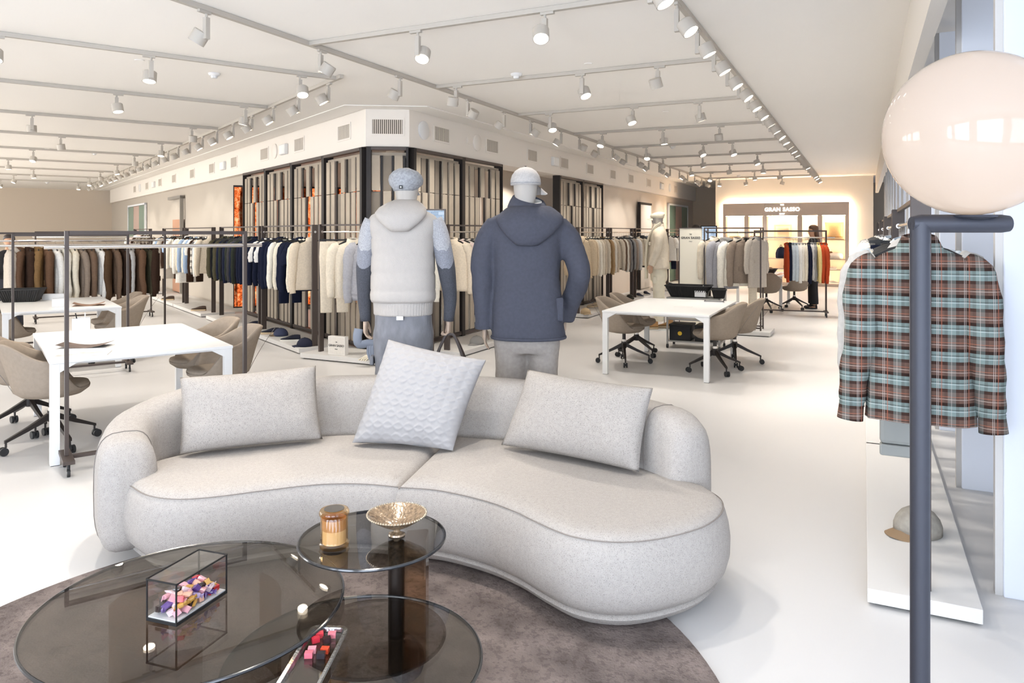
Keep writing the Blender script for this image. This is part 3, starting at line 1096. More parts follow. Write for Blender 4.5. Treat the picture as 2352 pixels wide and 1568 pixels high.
b.build('bronze_leg', M_bronze, st, smooth=False)
M_leg = mat('dark_bronze_metal', '#2e2621', 0.35, metal=0.6)
b = MB()
b.loft([MB().ring((0.083, 0.03, z), 0.030, 0.05, 20, 2.4) for z in (0.0, 0.49)])
b.build('leg', M_leg, st)

# ------------------------------------------------------------------ candle, bowl, candy case, tray
M_amber = glass('amber_glass', (0.93, 0.78, 0.58), 0.9, 0.02)
M_wax = mat('cream_wax', '#c9b491', 0.6, spec=0.3)
ZT = 0.0145 + 0.503 + 0.001
cd = thing('jar_candle', 'amber ribbed glass jar candle with a lid', 'candle', (-0.632, 2.60, ZT))
b = MB()
rings = []
for z, r in ((0, 0.050), (0.012, 0.053), (0.018, 0.048), (0.024, 0.046), (0.106, 0.046), (0.11, 0.045)):
    rings.append([Vector((math.cos(2 * math.pi * j / 96) * (r + (0.0016 if (j // 2) % 2 and 0.02 < z < 0.108 else 0)), math.sin(2 * math.pi * j / 96) * (r + (0.0016 if (j // 2) % 2 and 0.02 < z < 0.108 else 0)), z)) for j in range(96)])
b.loft(rings)
b.build('jar', M_amber, cd)
MB().lathe([(0, 0.015), (0.041, 0.015), (0.041, 0.062), (0, 0.062)], 32).build('wax', M_wax, cd)
MB().lathe([(0.03, 0.0625), (0.0425, 0.0625), (0.0425, 0.1), (0.03, 0.1)], 32).build('liner', mat('amber_liner', '#a9855a', 0.4), cd)
lid = MB().lathe([(0, 0.111), (0.05, 0.111), (0.053, 0.116), (0.053, 0.124), (0.049, 0.13), (0, 0.132)], 40).build('lid', M_amber, cd)
MB().lathe([(0, 0.1325), (0.035, 0.1325), (0.035, 0.134), (0, 0.134)], 32).build('lid_disc', mat('lid_disc_grey', '#4a443d', 0.4), lid)
MB().tube([(0, 0, 0.062), (0.001, 0, 0.075)], 0.001, 6).build('wick', M_black, cd)

M_bowl = mat('gold_flecked_glass', '#927a5f', 0.22, metal=0.25, var=0.45, vscale=90, bump=0.4, bscale=120, coat=0.6, stretch=(1, 1, 0.3))
bw = thing('footed_bowl', 'gold flecked glass bowl with a beaded rim on a short foot', 'bowl', (-0.425, 2.70, ZT))
MB().lathe([(0, 0.0), (0.032, 0.0), (0.03, 0.006), (0.012, 0.012), (0.012, 0.02), (0, 0.02)], 32).build('foot', M_bowl, bw)
MB().lathe([(0, 0.02), (0.02, 0.022), (0.06, 0.042), (0.095, 0.064), (0.108, 0.074), (0.106, 0.078), (0.092, 0.07), (0.055, 0.048), (0.018, 0.03), (0, 0.029)], 64).build('bowl', M_bowl, bw)
b = MB()
for j in range(64):
    a = 2 * math.pi * j / 64
    c = (math.cos(a) * 0.108, math.sin(a) * 0.108, 0.077)
    b.lathe([(0, -0.0042), (0.003, -0.003), (0.0044, 0), (0.003, 0.003), (0, 0.0042)], 6, c)
b.build('beaded_rim', mat('clear_bead', '#d9c9b0', 0.08, metal=0.7), bw)

ZC = 0.0145 + 0.35 + 0.001
CA = Vector((-1.194, 2.388, 0))
cang = math.atan2(2.348 - 2.388, -1.078 + 1.194)
case = thing('candy_case', 'glass candy case with thin black edges', 'case', (CA.x, CA.y, ZC), cang)
CWX, CWY, CH = 0.123, 0.235, 0.137
M_cg = glass('case_glass', (0.97, 0.97, 0.97), 1.0, 0.0)
for x in (0.0015, CWX - 0.0015):
    for y in (0.0015, CWY - 0.0015):
        MB().bar((x, y, 0), (x, y, CH), 0.0042, 0.0042).build('edge', M_black, case, smooth=False)
for z in (CH - 0.0015,):
    for p, q in (((0, 0), (CWX, 0)), ((0, CWY), (CWX, CWY)), ((0, 0), (0, CWY)), ((CWX, 0), (CWX, CWY))):
        MB().bar((p[0], p[1], z), (q[0], q[1], z), 0.0042, 0.0042).build('edge', M_black, case, smooth=False)
MB().box(0, CWX, 0, CWY, 0, 0.01).build('base', M_black, case, smooth=False)
MB().box(0.004, CWX - 0.004, 0.004, CWY - 0.004, 0.0101, 0.014).build('base_liner', M_white, case, smooth=False)
MB().box(0.003, CWX - 0.003, 0.0005, 0.0012, 0.011, CH - 0.003).build('pane', M_cg, case, smooth=False)
MB().box(0.003, CWX - 0.003, CWY - 0.0012, CWY - 0.0005, 0.011, CH - 0.003).build('pane', M_cg, case, smooth=False)
MB().box(0.0005, 0.0012, 0.003, CWY - 0.003, 0.011, CH - 0.003).build('pane', M_cg, case, smooth=False)
MB().box(CWX - 0.0012, CWX - 0.0005, 0.003, CWY - 0.003, 0.011, CH - 0.003).build('pane', M_cg, case, smooth=False)
MB().box(0.003, CWX - 0.003, 0.003, CWY - 0.003, CH - 0.002, CH - 0.0012).build('pane', M_cg, case, smooth=False)

me_c1 = MB().stack([(-0.022, 0.001, 0.011), (-0.014, 0.004, 0.005), (-0.011, 0.008, 0.008), (0, 0.0095, 0.009), (0.011, 0.008, 0.008), (0.014, 0.004, 0.005), (0.022, 0.001, 0.011)], 10).mesh('candy')
me_c2 = MB().box(-0.012, 0.012, -0.009, 0.009, -0.008, 0.008).mesh('candy', smooth=False)
me_c3 = MB().stack([(-0.024, 0.012, 0.002), (-0.018, 0.011, 0.005), (0, 0.012, 0.009), (0.018, 0.011, 0.005), (0.024, 0.012, 0.002)], 10, 2.6).mesh('candy')
CC = [('pink foil', '#e8a7b0'), ('pink foil', '#e8a7b0'), ('red', '#d2202a'), ('gold', '#d9a44c'), ('clear peach', '#efb79c'), ('violet', '#5a3a86'), ('lilac foil', '#b9a3c6'), ('dark chocolate', '#2c1a1a'), ('silver pink', '#e4c9cc')]
rc = random.Random(11)
k = 0
mrot = Matrix.Rotation(cang, 3, 'Z')
for row in range(3):
    for ix in range(4 - row // 2):
        for iy in range(8 - row):
            nm, hx = CC[rc.randrange(len(CC))]
            x = 0.022 + ix * 0.0265 + row * 0.006 + rc.uniform(-0.003, 0.003)
            y = 0.03 + iy * 0.0255 + row * 0.011 + rc.uniform(-0.004, 0.004)
            x = min(x, CWX - 0.026)
            y = min(y, CWY - 0.03)
            z = 0.026 + row * 0.0165 + rc.uniform(0, 0.003)
            p = mrot @ Vector((x, y, 0)) + Vector((CA.x, CA.y, ZC + z))
            o = put('candy', (me_c1, me_c2, me_c3)[rc.randrange(3)], mat('candy_' + nm.replace(' ', '_'), hx, 0.25, spec=0.7, coat=0.4), None, p, 0)
            o.rotation_euler = (rc.uniform(1.1, 1.9), rc.uniform(-0.6, 0.6), rc.uniform(0, 6.28))
            tag(o, nm + ' wrapped candy in the glass case, %s layer, %s row from its near end' % (('bottom', 'middle', 'top')[row], ORD[iy]), 'candy', nm + ' candies in the glass case')
            k += 1

ZR = 0.0145 + 0.317 + 0.001
tray = thing('silver_tray', 'narrow silver tray with a rounded rim and clear base', 'tray', (-0.60, 2.195, ZR), math.radians(-3))
b = MB()
TW, TL = 0.062, 0.185


def rr(w, l, r, z, n=6):
    o = []
    for cx, cy, a0 in ((w - r, l - r, 0), (-w + r, l - r, 1), (-w + r, -l + r, 2), (w - r, -l + r, 3)):
        for j in range(n + 1):
            a = (a0 + j / n) * math.pi / 2
            o.append(Vector((cx + math.cos(a) * r, cy + math.sin(a) * r, z)))
    return o


b.loft([rr(TW - 0.014, TL - 0.014, 0.016, 0.008), rr(TW - 0.010, TL - 0.010, 0.019, 0.020), rr(TW, TL, 0.026, 0.022), rr(TW + 0.002, TL + 0.002, 0.026, 0.016), rr(TW - 0.010, TL - 0.010, 0.019, 0.002)], cap=False, closed=True)
b.build('rim', mat('hammered_silver', '#c9ccce', 0.25, metal=1.0, bump=0.3, bscale=90), tray)
b = MB().loft([rr(TW - 0.011, TL - 0.011, 0.018, 0.002), rr(TW - 0.0145, TL - 0.0145, 0.016, 0.007)])
b.build('base', glass('tray_glass', (0.8, 0.79, 0.78), 1.0, 0.03), tray)
for i, (x, y, nm, hx, me, rz) in enumerate(((-0.022, 0.140, 'red and pink wrapped candy at the far end of the tray', '#d8414c', me_c2, 0.3), (0.018, 0.142, 'pink wrapped candy beside the black one on the tray', '#e2808a', me_c2, 0.1),
                                            (-0.026, 0.112, 'red wrapped candy with lilac end on the tray', '#c92b3c', me_c2, 0.5), (0.010, 0.112, 'dark and red wrapped candy at the far end of the tray', '#30151a', me_c2, 0.4),
                                            (-0.018, 0.055, 'pink and red candy behind its twin on the tray', '#e79aa4', me_c2, 0.1), (-0.020, 0.030, 'pink and red candy nearest the tray middle', '#dd6d7b', me_c2, 0.05),
                                            (0.022, 0.056, 'orange and black candy on the tray', '#d2492c', me_c2, -0.05), (0.018, 0.030, 'black wrapped candy nearest the tray middle', '#1f1620', me_c2, 0.02))):
    p = Matrix.Rotation(math.radians(-3), 3, 'Z') @ Vector((x, y, 0)) + Vector((-0.60, 2.195, ZR + 0.0155))
    o = put('candy', me, mat('tray_candy_%d' % i, hx, 0.3, spec=0.7, coat=0.5), None, p, rz)
    tag(o, nm, 'candy', 'candies on the silver tray')

# ------------------------------------------------------------------ floor lamp
M_lampm = mat('slate_lamp_metal', '#33343c', 0.5, metal=0.3)
lamp = thing('floor_lamp', 'slate metal floor lamp with a glowing opal globe', 'lamp', (0.955, 1.712, 0))
MB().tube([(0, 0, 0.02), (0, 0, 1.655)], 0.0212, 24).build('pole', M_lampm, lamp)
MB().tube([(-0.0205, 0, 1.652), (0.0, 0, 1.652), (0.19, 0, 1.652), (0.207, 0, 1.652), (0.212, 0, 1.652)], [0.016, 0.0212, 0.0212, 0.019, 0.01], 20).build('arm', M_lampm, lamp)
MB().lathe([(0, 0), (0.15, 0), (0.15, 0.012), (0.14, 0.02), (0, 0.02)], 40).build('base', M_lampm, lamp)
MB().lathe([(0.0, 1.672), (0.02, 1.672), (0.05, 1.679), (0.052, 1.683), (0, 1.684)], 24, (0.122, 0, -0.012)).build('globe_seat', M_lampm, lamp)
mo = bpy.data.materials.new('opal_glass')               # thin opal glass lit by the bulb inside
mo.use_nodes = True
nt = mo.node_tree
nt.nodes.clear()
oo = nt.nodes.new('ShaderNodeOutputMaterial')
tl_ = nt.nodes.new('ShaderNodeBsdfTranslucent'); tl_.inputs[0].default_value = (0.98, 0.90, 0.82, 1)
df = nt.nodes.new('ShaderNodeBsdfDiffuse'); df.inputs[0].default_value = (0.45, 0.40, 0.37, 1)
m_a = nt.nodes.new('ShaderNodeMixShader'); m_a.inputs[0].default_value = 0.4
gs = nt.nodes.new('ShaderNodeBsdfGlossy'); gs.inputs['Roughness'].default_value = 0.04
fz = nt.nodes.new('ShaderNodeFresnel'); fz.inputs[0].default_value = 1.4
m_b = nt.nodes.new('ShaderNodeMixShader')
nt.links.new(tl_.outputs[0], m_a.inputs[1]); nt.links.new(df.outputs[0], m_a.inputs[2]); nt.links.new(fz.outputs[0], m_b.inputs[0])
nt.links.new(m_a.outputs[0], m_b.inputs[1]); nt.links.new(gs.outputs[0], m_b.inputs[2]); nt.links.new(m_b.outputs[0], oo.inputs[0])
MB().lathe([(0.0, -0.190)] + [(0.19 * math.cos(math.radians(a)), 0.19 * math.sin(math.radians(a))) for a in range(-84, 85, 6)] + [(0.0, 0.190)], 48, (0.122, 0, 1.862)).build('globe', mo, lamp)
gl = bpy.data.lights.new('globe_bulb', 'POINT')
gl.energy = 0.3
gl.color = (1, 0.80, 0.60)
gl.shadow_soft_size = 0.06
glo = bpy.data.objects.new('bulb', gl)
COL.objects.link(glo)
glo.parent = lamp
glo.location = (0.122, 0, 1.845)

# ------------------------------------------------------------------ white tables
def desk(label, p, rz, w, l, hatch=True):
    o = thing('white_table', label, 'table', p, rz, 'white meeting tables')
    z = 0.735
    MB().box(0, w, 0, l, z - 0.022, z).build('table_top', M_white, o, smooth=False, bevel=0.003)
    for x in (0, 1):
        for y in (0, 1):
            b = MB()
            x0, x1 = (0.004, 0.064) if x == 0 else (w - 0.064, w - 0.004)
            y0, y1 = (0.004, 0.064) if y == 0 else (l - 0.064, l - 0.004)
            b.box(x0, x1, y0, y1, 0.004, z - 0.0225)
            sx = 1 if x == 0 else -1
            xi = x1 if x == 0 else x0
            b.add([(xi, y0, z - 0.0225), (xi + sx * 0.11, y0, z - 0.0225), (xi, y0, z - 0.085), (xi, y1, z - 0.0225), (xi + sx * 0.11, y1, z - 0.0225), (xi, y1, z - 0.085)],
                  [(0, 1, 2), (3, 5, 4), (1, 4, 5, 2), (0, 3, 4, 1)])
            lg = b.build('leg', M_white, o, smooth=False, bevel=0.002)
            MB().box(x0 + 0.004, x1 - 0.004, y0 + 0.004, y1 - 0.004, 0, 0.0039).build('foot_pad', M_black, lg, smooth=False)
    for y0, y1 in ((0.12, 0.15), (l - 0.15, l - 0.12)):
        MB().box(0.08, w - 0.08, y0, y1, z - 0.05, z - 0.0225).build('apron', M_white, o, smooth=False)
    if hatch:
        cx, cy = w * 0.62, l * 0.45
        MB().box(cx - 0.1, cx + 0.1, cy - 0.07, cy - 0.067, z, z + 0.0005).box(cx - 0.1, cx + 0.1, cy + 0.067, cy + 0.07, z, z + 0.0005).box(cx - 0.1, cx - 0.097, cy - 0.07, cy + 0.07, z, z + 0.0005).box(cx + 0.097, cx + 0.1, cy - 0.07, cy + 0.07, z, z + 0.0005).build('cable_hatch', M_mull, o, smooth=False)
    return o


TA, TB, TC = Vector((1.04, 8.46, 0)), Vector((-3.22, 5.09, 0)), Vector((-5.72, 8.2, 0))
TD = Vector((5.4, 14.75, 0)) - n1 * 1.2 + d1 * 0.5
desk('white table with chairs in front of the sign board and coats', TA, RZ1, 1.22, 1.85)
desk('white table nearest the sofa armrest', TB, RZ2, 1.24, 1.8)
desk('white table in front of the rack of brown knitwear', TC, RZ2, 1.2, 1.75)
desk('white table behind the rack of coloured sweaters', TD, RZ1, 1.2, 1.85)

# ------------------------------------------------------------------ swivel tub chairs
M_chair = mat('taupe_wool_felt', '#998b7c', 0.9, spec=0.1, var=0.05, vscale=40, bump=0.35, bscale=320)
M_base = mat('black_brown_cast', '#2a2421', 0.45, spec=0.4)
M_cast = mat('caster_rubber', '#232324', 0.6)


def smooth(a, b, x):
    t = max(0.0, min(1.0, (x - a) / (b - a)))
    return t * t * (3 - 2 * t)


def chair_shell():
    b = MB()
    n = 56
    rings = []

    def rim(a):                       # a: 0 at the back, pi at the front
        a = abs(a)
        return 0.815 - 0.13 * smooth(0.45, 1.45, a) - 0.225 * smooth(1.45, 2.35, a)

    def rad(a, s):                    # plan of the bucket
        return s
    prof = [(0.03, 0.385, 0), (0.13, 0.385, 0), (0.20, 0.40, 0), (0.245, 0.435, 0), (0.268, 0.5, 1), (0.285, 0.6, 2), (0.30, 0.7, 3), (0.308, 0.77, 4)]
    for r, z, s in prof[:4]:
        rings.append([(a, r, z) for a in [2 * math.pi * j / n - math.pi for j in range(n)]])
    out = []
    for ring in rings:
        out.append([Vector((-math.cos(a) * r * 1.02, math.sin(a) * r, z)) for a, r, z in ring])
    A = [2 * math.pi * j / n - math.pi for j in range(n)]
    for f in (0.2, 0.45, 0.7, 0.9):
        out.append([Vector((-math.cos(a) * (0.245 + 0.06 * f ** 0.7 * (rim(a) - 0.42) / 0.38) * 1.02 - 0.06 * f * f * max(0, math.cos(a)) ** 2, math.sin(a) * (0.245 + 0.065 * f ** 0.7 * min(1, (rim(a) - 0.42) / 0.2)), 0.435 + (rim(a) - 0.435) * f)) for a in A])

    def at_rim(off, dz):
        return [Vector((-math.cos(a) * (0.245 + 0.06 * (rim(a) - 0.42) / 0.38 + off) * 1.02 - 0.06 * max(0, math.cos(a)) ** 2, math.sin(a) * (0.245 + 0.065 * min(1, (rim(a) - 0.42) / 0.2) + off), rim(a) + dz)) for a in A]
    out.append(at_rim(-0.004, -0.004))
    out.append(at_rim(-0.018, 0.006))
    out.append(at_rim(-0.034, -0.004))
    for f in (0.8, 0.5, 0.2):
        out.append([Vector((-math.cos(a) * (0.205 + 0.06 * f ** 0.7 * (rim(a) - 0.42) / 0.38) * 1.02 - 0.06 * f * f * max(0, math.cos(a)) ** 2, math.sin(a) * (0.205 + 0.065 * f ** 0.7 * min(1, (rim(a) - 0.42) / 0.2)), 0.435 + (rim(a) - 0.435) * f)) for a in A])
    out.append([Vector((-math.cos(a) * 0.19, math.sin(a) * 0.19, 0.43)) for a in A])
    b.loft(out)
    return b.mesh('shell', sharp=0)


me_shell = chair_shell()
me_seat = MB().stack([(0.432, 0.17, 0.19, 0.02, 0), (0.44, 0.20, 0.203, 0.03, 0), (0.462, 0.212, 0.207, 0.04, 0), (0.48, 0.205, 0.2, 0.04, 0), (0.488, 0.16, 0.16, 0.04, 0), (0.49, 0.02, 0.02, 0.04, 0)], 32, 2.5).mesh('seat_pad', sharp=0)
me_seamc = MB().tube([Vector((-0.245 - 0.02 * k - 0.055 * (k / 9) ** 2, 0.03, 0.42 + 0.041 * k)) for k in range(10)], 0.0022, 5).mesh('seam')
me_stem = MB().cyl((0, 0, 0.30), (0, 0, 0.384), 0.022, 16).mesh('stem')
me_ring = MB().cyl((0, 0, 0.272), (0, 0, 0.30), 0.027, 16).mesh('lever_ring')
me_hub = MB().lathe([(0, 0.19), (0.03, 0.19), (0.036, 0.215), (0.033, 0.272), (0, 0.272)], 20).mesh('hub')
me_cl = MB().loft([[Vector((x, y * w, z + zz * hh)) for y, zz in ((-1, -1), (1, -1), (1, 1), (-1, 1))] for x, z, w, hh in ((0.02, 0.235, 0.016, 0.024), (0.16, 0.165, 0.014, 0.017), (0.30, 0.105, 0.011, 0.011), (0.318, 0.098, 0.010, 0.010))]).cyl((0.308, 0, 0.10), (0.308, 0, 0.056), 0.008, 8).mesh('leg', sharp=40)
me_wh = MB().cyl((0.325, 0.006, 0.031), (0.325, 0.024, 0.031), 0.03, 18).cyl((0.325, -0.006, 0.031), (0.325, -0.024, 0.031), 0.03, 18).cyl((0.325, -0.006, 0.036), (0.325, 0.006, 0.036), 0.015, 10).mesh('caster')
chair0 = None


def chair(p, rz, label, swivel=0.0):
    o = thing('swivel_tub_chair', label, 'chair', p, rz, 'taupe swivel tub chairs')
    put('shell', me_shell, M_chair, o)
    put('seat_pad', me_seat, M_chair, o)
    put('seam', me_seamc, M_seam, o)
    put('stem', me_stem, M_base, o)
    put('lever_ring', me_ring, M_chrome, o)
    put('hub', me_hub, M_base, o)
    for k in range(4):
        a = swivel + k * math.pi / 2
        lg = put('leg', me_cl, M_base, o, rz=a)
        put('caster', me_wh, M_cast, lg)
    return o


def tpos(org, rz, x, y):
    v = Matrix.Rotation(rz, 3, 'Z') @ Vector((x, y, 0))
    return Vector((org.x + v.x, org.y + v.y, 0))


chair(tpos(TA, RZ1, 0.02, 0.80), RZ1, 'taupe tub chair, nearer on the wall side of the table by the sign board', 0.35)
chair(tpos(TA, RZ1, -0.02, 1.50), RZ1 + 0.1, 'taupe tub chair, farther on the wall side of the table by the sign board', 0.9)
chair(tpos(TA, RZ1, 1.15, 0.72), RZ1 + math.pi + 0.1, 'taupe tub chair, nearer on the aisle side of the table by the sign board', 0.5)
chair(tpos(TA, RZ1, 1.27, 1.40), RZ1 + math.pi, 'taupe tub chair, farther on the aisle side of the table by the sign board', 0.2)
chair(tpos(TB, RZ2, 0.06, 0.60), RZ2 - 0.05, 'taupe tub chair nearest the viewer at the table by the sofa', 0.35)
chair(tpos(TB, RZ2, -0.05, 1.28), RZ2, 'taupe tub chair behind the nearest one at the table by the sofa', 0.3)
chair(tpos(TB, RZ2, 1.27, 0.55), RZ2 + math.pi, 'taupe tub chair at the table by the sofa, close to the steel rack post', 0.6)
chair(tpos(TB, RZ2, 1.27, 1.22), RZ2 + math.pi + 0.1, 'taupe tub chair at the table by the sofa, on its far screen side', 0.2)
chair(tpos(TC, RZ2, 0.10, 0.55), RZ2, 'taupe tub chair at the table by the brown knitwear, cut by the picture edge', 0.4)
chair(tpos(TC, RZ2, 1.22, 0.50), RZ2 + math.pi, 'taupe tub chair, nearer on the screen side of the table by the brown knitwear', 0.4)
chair(tpos(TC, RZ2, 1.25, 1.15), RZ2 + math.pi, 'taupe tub chair, farther on the screen side of the table by the brown knitwear', 0.1)
chair(tpos(TD, RZ1, 0.90, -0.12), RZ1 + R90, 'taupe tub chair at the short end of the table behind the coloured sweaters', 0.4)
chair(tpos(TD, RZ1, 1.38, 0.65), RZ1 + math.pi, 'taupe tub chair beside the woman in black', 0.6)

# ------------------------------------------------------------------ colours of the clothes
FAB = {
    'navy': '#1e2233', 'black': '#17171b', 'cream': '#e4dac6', 'ivory': '#ece6d8', 'white': '#efece5', 'beige': '#d3c4ae', 'sand': '#c7b498', 'tan': '#b3966f',
    'camel': '#8a6c48', 'taupe': '#8f8072', 'stone': '#c2b8ab', 'light grey': '#bdbab6', 'grey': '#8b8986', 'silver grey': '#9d9ca0', 'charcoal': '#3c3b3d',
    'brown': '#6b513f', 'dark brown': '#3f2f26', 'chocolate': '#54402f', 'olive': '#4a4636', 'dark green': '#2c3029', 'light blue': '#9fb4d0', 'pale blue': '#c9d3da', 'blue grey': '#6c7480',
    'rust': '#b3492a', 'yellow': '#dfc98a', 'pale pink': '#d9c6bd', 'denim': '#8b98a3', 'oat': '#d9cdb9', 'mocha': '#76604f',
}


def fab(c):
    return mat('fabric_' + c.replace(' ', '_'), FAB[c], 0.92, spec=0.08, var=0.07, vscale=45)


def plaid(name, base, layers):
    """woven check: bands in x and z, from object space"""
    m = bpy.data.materials.new(name)
    m.use_nodes = True
    nt = m.node_tree
    bs = nt.nodes['Principled BSDF']
    bs.inputs['Roughness'].default_value = 0.9
    bs.inputs['Specular IOR Level'].default_value = 0.1
    tc = nt.nodes.new('ShaderNodeTexCoord')
    sp = nt.nodes.new('ShaderNodeSeparateXYZ')
    nt.links.new(tc.outputs['Object'], sp.inputs[0])
    cur = None
    for axis, period, lo, hi, col, fac in layers:
        mu = nt.nodes.new('ShaderNodeMath'); mu.operation = 'MULTIPLY'; mu.inputs[1].default_value = 1.0 / period
        nt.links.new(sp.outputs[axis], mu.inputs[0])
        fr = nt.nodes.new('ShaderNodeMath'); fr.operation = 'FRACT'
        nt.links.new(mu.outputs[0], fr.inputs[0])
        g = nt.nodes.new('ShaderNodeMath'); g.operation = 'GREATER_THAN'; g.inputs[1].default_value = lo
        l = nt.nodes.new('ShaderNodeMath'); l.operation = 'LESS_THAN'; l.inputs[1].default_value = hi
        nt.links.new(fr.outputs[0], g.inputs[0]); nt.links.new(fr.outputs[0], l.inputs[0])
        a = nt.nodes.new('ShaderNodeMath'); a.operation = 'MULTIPLY'
        nt.links.new(g.outputs[0], a.inputs[0]); nt.links.new(l.outputs[0], a.inputs[1])
        f = nt.nodes.new('ShaderNodeMath'); f.operation = 'MULTIPLY'; f.inputs[1].default_value = fac
        nt.links.new(a.outputs[0], f.inputs[0])
        mx = nt.nodes.new('ShaderNodeMix'); mx.data_type = 'RGBA'
        nt.links.new(f.outputs[0], mx.inputs['Factor'])
        if cur is None:
            mx.inputs['A'].default_value = hexlin(base)
        else:
            nt.links.new(cur, mx.inputs['A'])
        mx.inputs['B'].default_value = hexlin(col)
        cur = mx.outputs['Result']
    nt.links.new(cur, bs.inputs['Base Color'])
    return m


# ------------------------------------------------------------------ garments (origin: the hook on the rail; x runs along the shoulders)
GM = {}


def gmesh(kind, var):
    key = (kind, var)
    if key in GM:
        return GM[key]
    r = random.Random(hash(kind) % 1000 + var * 17)
    r = random.Random(sum(map(ord, kind)) * 31 + var * 17)
    d = {}
    W = {'sweater': 0.225, 'polo': 0.215, 'jacket': 0.24, 'coat': 0.25, 'hooded': 0.25, 'puffer': 0.25, 'shirt': 0.235, 'trousers': 0.19, 'scarf': 0.1, 'blouson': 0.25}[kind]
    T = {'sweater': 0.05, 'polo': 0.042, 'jacket': 0.068, 'coat': 0.07, 'hooded': 0.075, 'puffer': 0.085, 'shirt': 0.05, 'trousers': 0.035, 'scarf': 0.03, 'blouson': 0.08}[kind]
    LEN = {'sweater': 0.80, 'polo': 0.80, 'jacket': 0.84, 'coat': 1.08, 'hooded': 0.88, 'puffer': 0.86, 'shirt': 0.86, 'trousers': 1.05, 'scarf': 1.25, 'blouson': 0.84}[kind] + r.uniform(-0.03, 0.03)
    hang = MB()
    if kind in ('trousers', 'scarf'):
        hang.box(-0.19, 0.19, -0.008, 0.008, -0.115, -0.095)
        for x in (-0.14, 0.14):
            hang.box(x - 0.015, x + 0.015, -0.014, 0.014, -0.15, -0.09)
    else:
        hang.tube([(-0.20, 0, -0.175), (-0.12, 0, -0.135), (-0.03, 0, -0.105), (0, 0, -0.10), (0.03, 0, -0.105), (0.12, 0, -0.135), (0.20, 0, -0.175)], [0.012, 0.014, 0.011, 0.011, 0.011, 0.014, 0.012], 8, flat=0.6)
    d['hanger'] = hang.mesh('hanger')
    d['hook'] = MB().tube([(0, 0, -0.10), (0, 0, -0.045), (0, 0.010, -0.026), (0, 0.022, -0.012), (0, 0.020, 0.008), (0, 0.004, 0.016), (0, -0.014, 0.011), (0, -0.019, -0.002)], 0.0022, 6).mesh('hook')
    b = MB()
    if kind == 'trousers':
        rings = []
        for s in (-1, 1):
            b2 = [(-0.13, 0.085, 0.03, s * 0.088, 0), (-0.16, 0.095, 0.032, s * 0.09, 0), (-0.32, 0.10, 0.036, s * 0.092, 0), (-0.6, 0.085, 0.03, s * 0.095, 0), (-LEN + 0.02, 0.075, 0.026, s * 0.1, 0), (-LEN, 0.074, 0.025, s * 0.1, 0)]
            b.stack(b2, 18, 2.6, fold=0.03, k=5, ph=r.uniform(0, 6))
        d['body'] = b.mesh('body', sharp=0)
        d['waistband'] = MB().stack([(-0.125, 0.178, 0.034), (-0.128, 0.184, 0.038), (-0.165, 0.186, 0.038), (-0.168, 0.18, 0.034)], 28, 3).mesh('waistband')
        GM[key] = d
        return d
    if kind == 'scarf':
        b.stack([(-0.10, 0.085, 0.03), (-0.14, 0.09, 0.034), (-0.5, 0.085, 0.03), (-0.9, 0.082, 0.026), (-LEN, 0.08, 0.022)], 20, 3, fold=0.06, k=5, ph=r.uniform(0, 6))
        d['body'] = b.mesh('body', sharp=0)
        GM[key] = d
        return d
    sh = W
    secs = [(-0.118, 0.062, 0.044), (-0.13, 0.085, 0.05), (-0.15, 0.135, 0.055), (-0.178, sh * 0.84, T * 0.95), (-0.215, sh * 0.97, T * 1.0), (-0.28, sh, T * 1.05), (-0.42, sh * 0.985, T * 1.12), (-0.58, sh * 0.98, T * 1.12),
            (-LEN + 0.075, sh * 0.99, T * 1.05), (-LEN + 0.03, sh * (0.93 if kind in ('sweater', 'blouson', 'puffer') else 1.0), T * 0.95), (-LEN, sh * (0.91 if kind in ('sweater', 'blouson', 'puffer') else 1.01), T * 0.9)]
    if kind == 'puffer':
        s2 = []
        for i, q in enumerate(secs):
            s2.append(q)
        z = -0.30
        extra = []
        while z > -LEN + 0.1:
            extra += [(z, sh * 1.0, T * 1.2), (z - 0.045, sh * 0.97, T * 0.98)]
            z -= 0.09
        secs = [q for q in secs if q[0] > -0.29] + extra + [q for q in secs if q[0] < -LEN + 0.08]
    b.stack(secs, 28, 2.3, fold=0.05, k=6, ph=r.uniform(0, 6))
    d['body'] = b.mesh('body', sharp=0)
    sl_len = 0.25 if kind == 'polo' else 0.66 + r.uniform(-0.03, 0.03)
    for s, nm in ((-1, 'sleeve_l'), (1, 'sleeve_r')):
        y = r.uniform(-0.02, 0.02)
        q = sl_len
        pts = [(s * sh * 0.72, 0, -0.185), (s * sh * 0.92, y * 0.3, -0.215), (s * (sh + 0.018), y, -0.30), (s * (sh + 0.035), y * 1.5, -0.2 - q * 0.5), (s * (sh + 0.04), y + r.uniform(-0.02, 0.02), -0.2 - q * 0.8), (s * (sh + 0.03), y, -0.2 - q)]
        kk = {'puffer': 1.35, 'jacket': 1.15, 'coat': 1.2, 'hooded': 1.25, 'blouson': 1.25}.get(kind, 1.0)
        rad = [0.045, 0.06, 0.058, 0.047, 0.043, 0.036] if kind != 'polo' else [0.05, 0.07, 0.072, 0.074, 0.074, 0.073]
        pts = crom(pts, 4)
        rr_ = []
        for i in range(len(pts)):
            f = i / (len(pts) - 1) * 5
            i0 = min(4, int(f))
            rr_.append((rad[i0] * (1 - f + i0) + rad[i0 + 1] * (f - i0)) * kk * (1 + 0.06 * math.sin(i * 2.1 + var)))
        d[nm] = MB().tube(pts, rr_, 14, flat=0.8).mesh('sleeve', sharp=0)
    c = MB()
